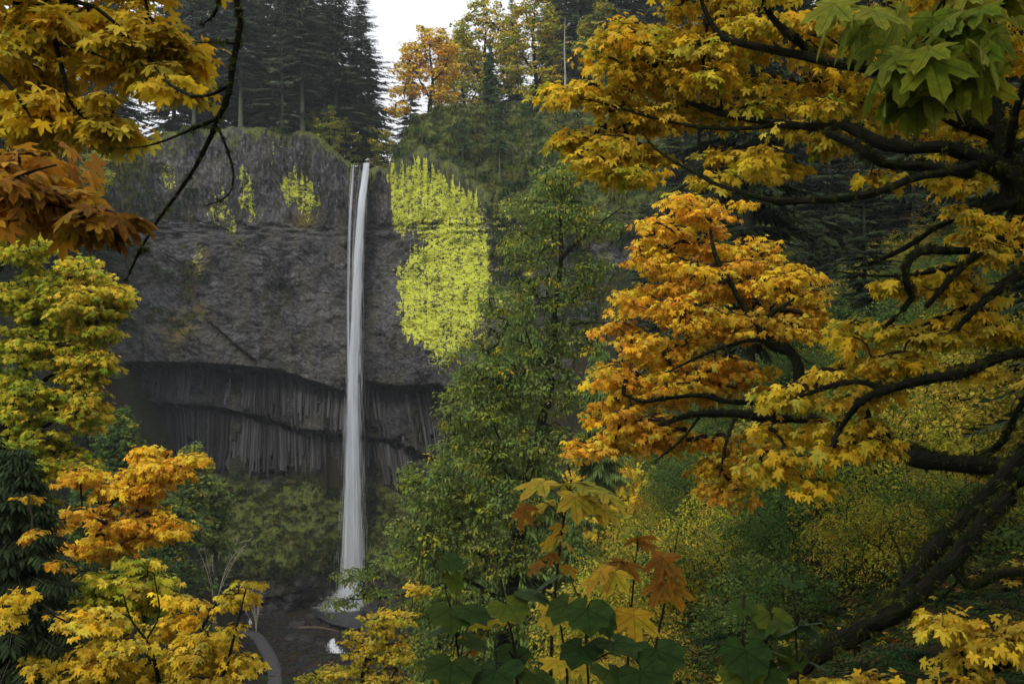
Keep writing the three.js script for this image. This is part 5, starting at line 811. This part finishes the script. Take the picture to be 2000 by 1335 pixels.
// the maple that stands at the viewpoint and shades it
{
  const r = rng(150), t = thing('viewpoint_maple', 'tall maple standing beside the viewpoint, its crown overhead out of the picture', 'tree', [3.4, H(3.4, 3.2), 3.2]), base = t.position, nodes = [], pts = [];
  for (const [k, spec] of [[[0, 0, 0], [0.1, 3, 0], [-0.2, 6, -0.2], [-0.6, 10, -0.6], [-1, 14, -1]], [[-0.1, 5, -0.1], [-3, 7, -1.5], [-7, 8.4, -3]], [[-0.2, 6, -0.2], [-1.5, 8, -4], [-2, 9, -8]], [[0, 5.5, 0], [3, 7.4, -2.5], [6, 8.6, -5]], [[-0.4, 8, -0.4], [-2, 9.6, 3], [-3, 10.5, 6]]].entries()) { const c = smoothPath(spec.map((p) => V(...p)), 22), b = new MB(); b.tube(c, c.map((_, i) => (k ? 0.13 : 0.32) * (1 - i / 26)), 9); mesh(k ? 'limb' : 'trunk', b.geo(), M.mossyBark, t); nodes.push(...c.slice(4)); }
  for (let k = 0; k < 700; k++) pts.push(V(-2 + r.r(-1, 1) * 9, 8.6 + r.r(-1, 1) * 2, -1 + r.r(-1, 1) * 8));
  for (let k = 0; k < 420; k++) pts.push(V(5 + r.r(-1, 1) * 7, 9.6 + r.r(-1, 1) * 1.4, -7 + r.r(-1, 1) * 6.5));
  mesh('twigs', growTwigs(nodes, pts, r, { thin: 0.008, seg: 3 }), M.twig, t, 'stuff');
  instanced('crown', SPRAY.maple[0], M.leaf, pts.map((p) => ({ m: mat4(p, r, r.r(0.2, 0.3), 0.4), c: tint(r, PAL.yellow) })), t);
}

// ------------------------------------------------------------------ shrubs of the slopes: a few kinds, set out one by one
function shrub(seed, name, kind, pal, pal2, mix, h, w, n, size) {
  const r = rng(seed), o = new THREE.Group(), nodes = [], stems = new MB(), pts = []; o.name = name;
  for (let k = 0; k < 5; k++) { const a = r() * 6.28, c = smoothPath([V(0, -0.3, 0), V(Math.cos(a) * w * 0.2, h * 0.35, Math.sin(a) * w * 0.2), V(Math.cos(a) * w * 0.5, h * 0.75, Math.sin(a) * w * 0.5)], 8); stems.tube(c, c.map((_, i) => 0.03 * (1 - i / 10)), 4); nodes.push(...c); }
  for (let k = 0; k < n; k++) { const a = r() * 6.28, q = Math.pow(r(), 0.4), e = Math.acos(r.r(-0.35, 1)); const lump = 0.75 + 0.5 * vnoise(Math.cos(a) * 2 + 5, Math.sin(a) * 2 + seed, e * 2); pts.push(V(Math.cos(a) * Math.sin(e) * w * q * lump, h * 0.45 + Math.cos(e) * h * 0.55 * q * lump, Math.sin(a) * Math.sin(e) * w * q * lump)); }
  const tw = growTwigs(nodes, pts, r, { thin: 0.006, seg: 3 }); mesh('stems', mergeGeometries([stems.geo(), tw]), M.twig, o, 'stuff');
  const c = instanced('foliage', SPRAY[kind][seed % 2], M.leaf, pts.map((p) => ({ m: mat4(p, r, r.r(...size), 0.6), c: tint(r, r() < mix ? pal2 : pal) })), o);
  return o;
}
const KIND = {
  yellow: [shrub(201, 'yellow_shrub', 'fine', PAL.pale, PAL.lime, 0.3, 3.4, 2.2, 110, [0.055, 0.085]), shrub(202, 'yellow_shrub', 'fine', PAL.pale, PAL.olive, 0.4, 2.8, 2, 90, [0.055, 0.08])],
  lime: [shrub(203, 'lime_shrub', 'fine', PAL.lime, PAL.olive, 0.65, 3.2, 2.2, 110, [0.055, 0.085]), shrub(204, 'lime_shrub', 'fine', PAL.lime, PAL.green, 0.65, 2.8, 2.2, 100, [0.055, 0.085])],
  green: [shrub(205, 'green_shrub', 'fine', PAL.green, PAL.olive, 0.3, 2.8, 2.4, 110, [0.06, 0.1]), shrub(206, 'green_shrub', 'fine', PAL.green, PAL.alder, 0.3, 3.4, 2.4, 120, [0.06, 0.1])],
  orange: [shrub(207, 'orange_shrub', 'maple', PAL.gold, PAL.yellow, 0.4, 3.4, 2.0, 130, [0.14, 0.2])],
};
const used = new Set();
function plant(kind, v, px, d, s, label, group, r, lift = 0) {
  const src = KIND[kind][v % KIND[kind].length], pos = onGround(px, d, 0.1 - lift); let o;
  if (!used.has(src)) { used.add(src); o = src; o.name = numbered(src.name); scene.add(o); o.position.set(...pos); o.rotation.y = r() * 6; o.scale.setScalar(s); } else { o = copyOf(src, pos, r() * 6, s); }
  o.userData = { label, category: 'shrub', group };
  return o;
}
{
  const r = rng(66);
  const side = (px) => px < 1290 ? 'right of the alder' : px < 1420 ? 'below the left end of the golden maple' : px < 1540 ? 'below the golden maple' : px < 1680 ? 'left of the leaning trunks' : px < 1830 ? 'behind the leaning trunks' : px < 1960 ? 'right of the leaning trunks' : 'at the right edge', level = (d) => d < 27 ? 'low down' : d < 40 ? 'on the lower slope' : d < 58 ? 'halfway up the slope' : 'high on the slope';
  const right = { yellow: 'pale yellow small-leaved shrub on the dark right slope', lime: 'yellow-green shrub on the dark right slope', green: 'dull green shrub on the dark right slope', orange: 'golden-leaved shrub on the dark right slope' };
  const left = { yellow: 'yellow shrub low on the left slope', lime: 'yellow-green shrub low on the left slope', green: 'dark green shrub low on the left slope', orange: 'golden shrub low on the left slope' };
  const far = { yellow: 'yellow shrub high on the far bank between the cliff and the right hillside', lime: 'yellow-green shrub high on the far bank beside the cliff', green: 'green shrub high on the far bank beside the cliff', orange: 'golden shrub high on the far bank beside the cliff' };
  const mid = { yellow: 'yellow shrub on the ravine floor below the alder', lime: 'yellow-green shrub on the ravine floor below the alder', green: 'green shrub on the ravine floor below the alder', orange: 'golden shrub on the ravine floor below the alder' };
  for (let k = 0; k < 270; k++) {
    const d = 17 + Math.pow(r(), 0.9) * 58, px = r.r(1180, 2080), n = fbm(px / 160, d / 12, 88), hi = smooth(38, 56, d) * 0.1, kind = n > 0.55 + hi ? 'yellow' : n > 0.5 + hi ? 'lime' : n > 0.42 || r() > 0.25 - hi * 2 ? 'green' : 'yellow';
    plant(kind, Math.floor(r() * 2), px, d, r.r(0.7, 1.3) * (d < 24 ? 0.62 : 1), right[kind].replace('on the dark right slope', `${level(d)} ${side(px)}`), `${kind} shrubs of the right slope`, r);
  }
  for (let k = 0; k < 42; k++) { const px = r.r(1130, 1700), d = r.r(84, 135), kind = r.pick(['green', 'lime', 'green', 'yellow', 'orange']); plant(kind, k, px, d, r.r(1.2, 2), `${far[kind]}, ${px < 1280 ? 'left part' : px < 1480 ? 'middle part' : 'right part'}`, `${kind} shrubs of the far bank`, r); }
  for (let k = 0; k < 44; k++) { const px = r.r(-40, 430), d = r.r(34, 100), kind = r.pick(['green', 'green', 'green', 'lime']); plant(kind, k, px, d, r.r(0.8, 1.5), `${left[kind]}, ${d < 60 ? 'nearer' : 'farther'}, ${px < 150 ? 'at the left edge' : px < 300 ? 'below the lime maple' : 'below the bare shrubs'}`, `${kind} shrubs of the left slope`, r); }
  for (let k = 0; k < 56; k++) { const px = r.r(760, 1200), d = r.r(36, 100), kind = r.pick(['green', 'green', 'green', 'lime']); if (px < 800 && d > 80) continue; plant(kind, k, px, d, r.r(0.9, 1.7), `${mid[kind].replace('on the ravine floor below the alder', `${d < 50 ? 'near the alder foot' : d < 75 ? 'behind the alder' : 'far behind the alder'}, ${px < 880 ? 'on its left' : px < 1040 ? 'in line with its trunk' : 'on its right'}`)}`, `${kind} shrubs below the alder`, r); }
  for (let k = 0; k < 18; k++) { const px = r.r(120, 340), d = r.r(120, 150); plant('green', k, px, d, r.r(1, 1.8), 'dark shrub on the bank at the left end of the cliff', 'shrubs at the left end of the cliff', r); }
  for (let k = 0; k < 14; k++) { const px = r.r(555, 610), d = r.r(100, 122); plant('green', k, px, d, r.r(0.3, 0.6), 'low green bush on the bank right of the path', 'bushes on the bank beside the path', r); }
  for (let k = 0; k < 14; k++) { const px = r.r(380, 480), d = r.r(100, 130); plant('green', k, px, d, r.r(0.5, 0.9), 'low dark bush on the bank left of the path', 'bushes on the bank beside the path', r); }
  // golden thicket behind the golden maple, on the far bank
  for (const [px, d, s, l] of [[1200, 78, 2.1, 'golden thicket left of the golden maple, lower one'], [1195, 96, 2.3, 'golden thicket left of the golden maple, upper one'], [1225, 66, 1.8, 'golden thicket behind the lower left of the golden maple']]) plant('orange', 0, px, d, s, l, 'golden thickets', r, s);
}

// ------------------------------------------------------------------ plants close to the viewpoint, leaf by leaf
function stalks(seed, name, label, kind, stems, leaves, category = 'plant') {
  const r = rng(seed), s0 = stems[0], d0 = s0[0][2], gx = (s0[0][0] - 1000) / F * d0, base = V(gx, H(gx, -d0), -d0), t = thing(name, label, category, [base.x, base.y, base.z]);
  for (const st of stems) { const top = st.map(([px, py, d]) => P(px, py, d)), foot = V(top[0].x + r.r(-0.1, 0.1), H(top[0].x, top[0].z) - 0.05, top[0].z), c = smoothPath([foot, ...top].map((p) => p.sub(base)), 18), b = new MB(); b.tube(c, c.map((_, i) => st[0][3] / F * d0 * (1.15 - i / 22)), 6); mesh('stem', b.geo(), M.twig, t); }
  const cs = stems.flatMap((st) => { const p = st.map(([px, py, d]) => P(px, py, d).sub(base)); return smoothPath(p.length > 1 ? p : [p[0], p[0].clone().add(V(0, 0.01, 0))], 14); });
  for (const [px, py, d, wpx, pal, tilt = 0.5, yaw = null, roll = 0] of leaves) {
    const size = wpx * (kind === 'maple' ? 1.25 : 1.1) / F * d / 1.5, c = P(px, py, d).sub(base); let best = cs[0]; for (const q of cs) if (q.distanceTo(c) < best.distanceTo(c)) best = q;
    const a = yaw ?? Math.atan2(c.z - best.z + r.r(-0.06, 0.06), c.x - best.x), out = V(Math.cos(a), 0, Math.sin(a)), tl = tilt * r.r(0.8, 1.2), dir = V(out.x * Math.cos(tl), -Math.sin(tl), out.z * Math.cos(tl)), n = V(out.x * Math.sin(tl), Math.cos(tl), out.z * Math.sin(tl)); n.addScaledVector(V(-out.z, 0, out.x), roll + r.r(-0.2, 0.2)).normalize(); n.addScaledVector(dir, -n.dot(dir)).normalize();
    const o = c.clone().addScaledVector(dir, -0.75 * size), pal_ = r.pick(pal), leaf = addSolo(t, kind, o, dir, n, size, pal_.map((x) => Math.round(x * 100) / 100), r);
    const b = new MB(), m = best.clone().lerp(o, 0.5).add(V(0, 0.03, 0)); b.tube([best, m, o], [0.004, 0.003, 0.002], 4); const st = mesh('leaf_stalk', b.geo(), M.twig, t); t.updateMatrixWorld(true); leaf.attach(st);
  }
  return t;
}
const DG = [[0.04, 0.085, 0.018], [0.05, 0.1, 0.02], [0.065, 0.115, 0.022]], YG = [[0.13, 0.18, 0.02]];
stalks(401, 'maple_sapling', 'young maple with broad yellow leaves at its top, in the foreground centre', 'maple', [[[1075, 1330, 5, 4], [1082, 1183, 5, 3.4], [1097, 1045, 5, 3], [1112, 959, 5, 2]], [[1108, 1330, 5, 3], [1095, 1220, 5, 2.4], [1090, 1180, 5, 1.5]]],
  [[1045, 950, 4.9, 80, PAL.yellow, 0.35], [1110, 945, 5, 70, PAL.yellow, 0.25], [1155, 955, 4.9, 75, [[0.45, 0.42, 0.04]], 0.3], [1195, 970, 4.8, 80, PAL.yellow, 0.35], [1125, 985, 4.8, 70, PAL.yellow, 1.0], [1160, 990, 4.9, 75, PAL.yellow, 0.7], [1190, 1005, 4.9, 55, PAL.gold, 0.6], [1020, 1005, 4.9, 55, PAL.brown, 0.9], [1040, 1000, 5, 70, PAL.gold, 0.5], [1060, 985, 5, 55, PAL.gold, 0.4],
    [1090, 1030, 5, 34, PAL.gold, 0.4], [1085, 1048, 5, 32, PAL.gold, 0.5], [1068, 1063, 5, 34, PAL.gold, 0.5], [1112, 1066, 5, 36, PAL.orange, 0.6], [1078, 1088, 5, 36, PAL.brown, 0.5], [1045, 1108, 5, 40, PAL.brown, 0.6], [1112, 1112, 5, 42, PAL.orange, 0.6], [1075, 1185, 5, 50, PAL.yellow, 0.4], [1080, 1210, 4.9, 55, PAL.yellow, 0.8], [1135, 1180, 4.9, 70, PAL.yellow, 0.3], [1180, 1190, 4.9, 55, PAL.yellow, 0.3], [1155, 1225, 5, 30, PAL.yellow, 0.7], [1090, 1300, 4.8, 70, PAL.gold, 0.3], [1140, 1310, 4.8, 60, PAL.gold, 0.5]], 'sapling');
stalks(402, 'maple_sapling', 'thin maple sapling with drooping rusty leaves right of the yellow-topped one', 'maple', [[[1225, 1330, 5.2, 3], [1231, 1230, 5.2, 2.6], [1240, 1110, 5.2, 2.2], [1245, 1068, 5.2, 1.4]]], [[1250, 1052, 5.2, 60, PAL.brown, 0.4], [1270, 1068, 5.2, 42, PAL.brown, 0.7], [1165, 1130, 5, 75, PAL.orange, 0.5], [1215, 1110, 5.1, 70, PAL.brown, 0.3], [1195, 1130, 5, 70, PAL.gold, 0.5], [1240, 1218, 5, 85, PAL.gold, 0.7], [1220, 1205, 5.1, 60, PAL.gold, 0.5]], 'sapling');
stalks(403, 'maple_sapling', 'dark bare-stemmed sapling with two rusty leaves, rightmost in the foreground group', 'maple', [[[1280, 1275, 5.4, 3], [1296, 1190, 5.4, 2.6], [1312, 1110, 5.4, 2.2], [1326, 1030, 5.4, 1.2]]], [[1290, 1105, 5.3, 70, PAL.brown, 0.8], [1312, 1122, 5.3, 55, PAL.brown, 0.5], [1285, 1150, 5.3, 70, PAL.brown, 0.5], [1320, 1160, 5.3, 65, PAL.brown, 0.5]], 'sapling');
stalks(404, 'thimbleberry', 'broad dark green leaves on thin stems in front of the sapling, bottom centre', 'berry', [[[1010, 1330, 3.6, 4], [1000, 1240, 3.6, 3], [985, 1190, 3.6, 2]], [[900, 1340, 3.6, 3], [890, 1240, 3.6, 2.4], [870, 1150, 3.6, 1.6]], [[1150, 1345, 3.6, 3], [1145, 1260, 3.6, 2.4], [1140, 1190, 3.6, 2]], [[1260, 1345, 3.7, 3], [1250, 1310, 3.7, 2.4]]],
  [[1000, 1192, 3.5, 85, YG, 0.4], [890, 1140, 3.6, 55, YG, 0.9], [885, 1100, 3.6, 60, DG, 0.3], [880, 1200, 3.5, 95, DG, 0.35], [930, 1200, 3.5, 70, DG, 0.4], [860, 1230, 3.6, 80, DG, 0.4], [1065, 1140, 3.6, 70, DG, 0.6], [1050, 1160, 3.6, 90, DG, 0.25], [1100, 1192, 3.5, 85, DG, 0.5], [1150, 1205, 3.4, 95, DG, 0.5], [1185, 1215, 3.5, 75, DG, 0.9], [1215, 1262, 3.5, 95, DG, 0.3], [1290, 1285, 3.5, 110, DG, 0.4], [880, 1305, 3.4, 110, DG, 0.3], [960, 1325, 3.4, 120, DG, 0.3], [1000, 1280, 3.6, 70, DG, 0.4], [1130, 1275, 3.5, 90, DG, 0.4], [1270, 1325, 3.4, 110, DG, 0.4], [1200, 1320, 3.4, 90, DG, 0.4], [1050, 1330, 3.4, 80, DG, 0.4], [870, 1325, 3.5, 70, PAL.yellow, 0.3], [930, 1255, 3.6, 70, DG, 0.4], [945, 1215, 3.9, 80, PAL.yellow, 0.3], [985, 1210, 4, 60, PAL.yellow, 0.3], [920, 1245, 3.9, 55, PAL.yellow, 0.6], [925, 1270, 3.9, 40, PAL.brown, 0.5]]);
stalks(405, 'thimbleberry', 'cluster of large soft green leaves at the bottom right of centre', 'berry', [[[1450, 1350, 3, 4], [1480, 1290, 3, 3], [1510, 1225, 3, 2]], [[1440, 1350, 3, 3], [1450, 1260, 3, 2.4], [1452, 1195, 3, 1.5]], [[1560, 1350, 3, 3], [1555, 1240, 3, 2], [1550, 1145, 3, 1.2]]],
  [[1548, 1138, 3, 50, DG, 0.15], [1450, 1188, 3, 52, DG, 0.5], [1510, 1212, 3, 90, YG, 0.5], [1480, 1228, 3, 80, DG, 0.6], [1550, 1225, 3, 100, DG, 0.35], [1585, 1230, 3, 70, DG, 0.7], [1425, 1272, 3, 60, DG, 0.3], [1460, 1290, 2.9, 100, DG, 0.8], [1520, 1275, 3, 80, YG, 0.4], [1545, 1290, 3, 60, DG, 0.7], [1500, 1298, 3, 60, DG, 0.3], [1600, 1300, 3, 55, DG, 0.3], [1450, 1325, 2.9, 90, YG, 0.4], [1510, 1330, 2.9, 70, DG, 0.4]]);
renderer.render(scene, camera);
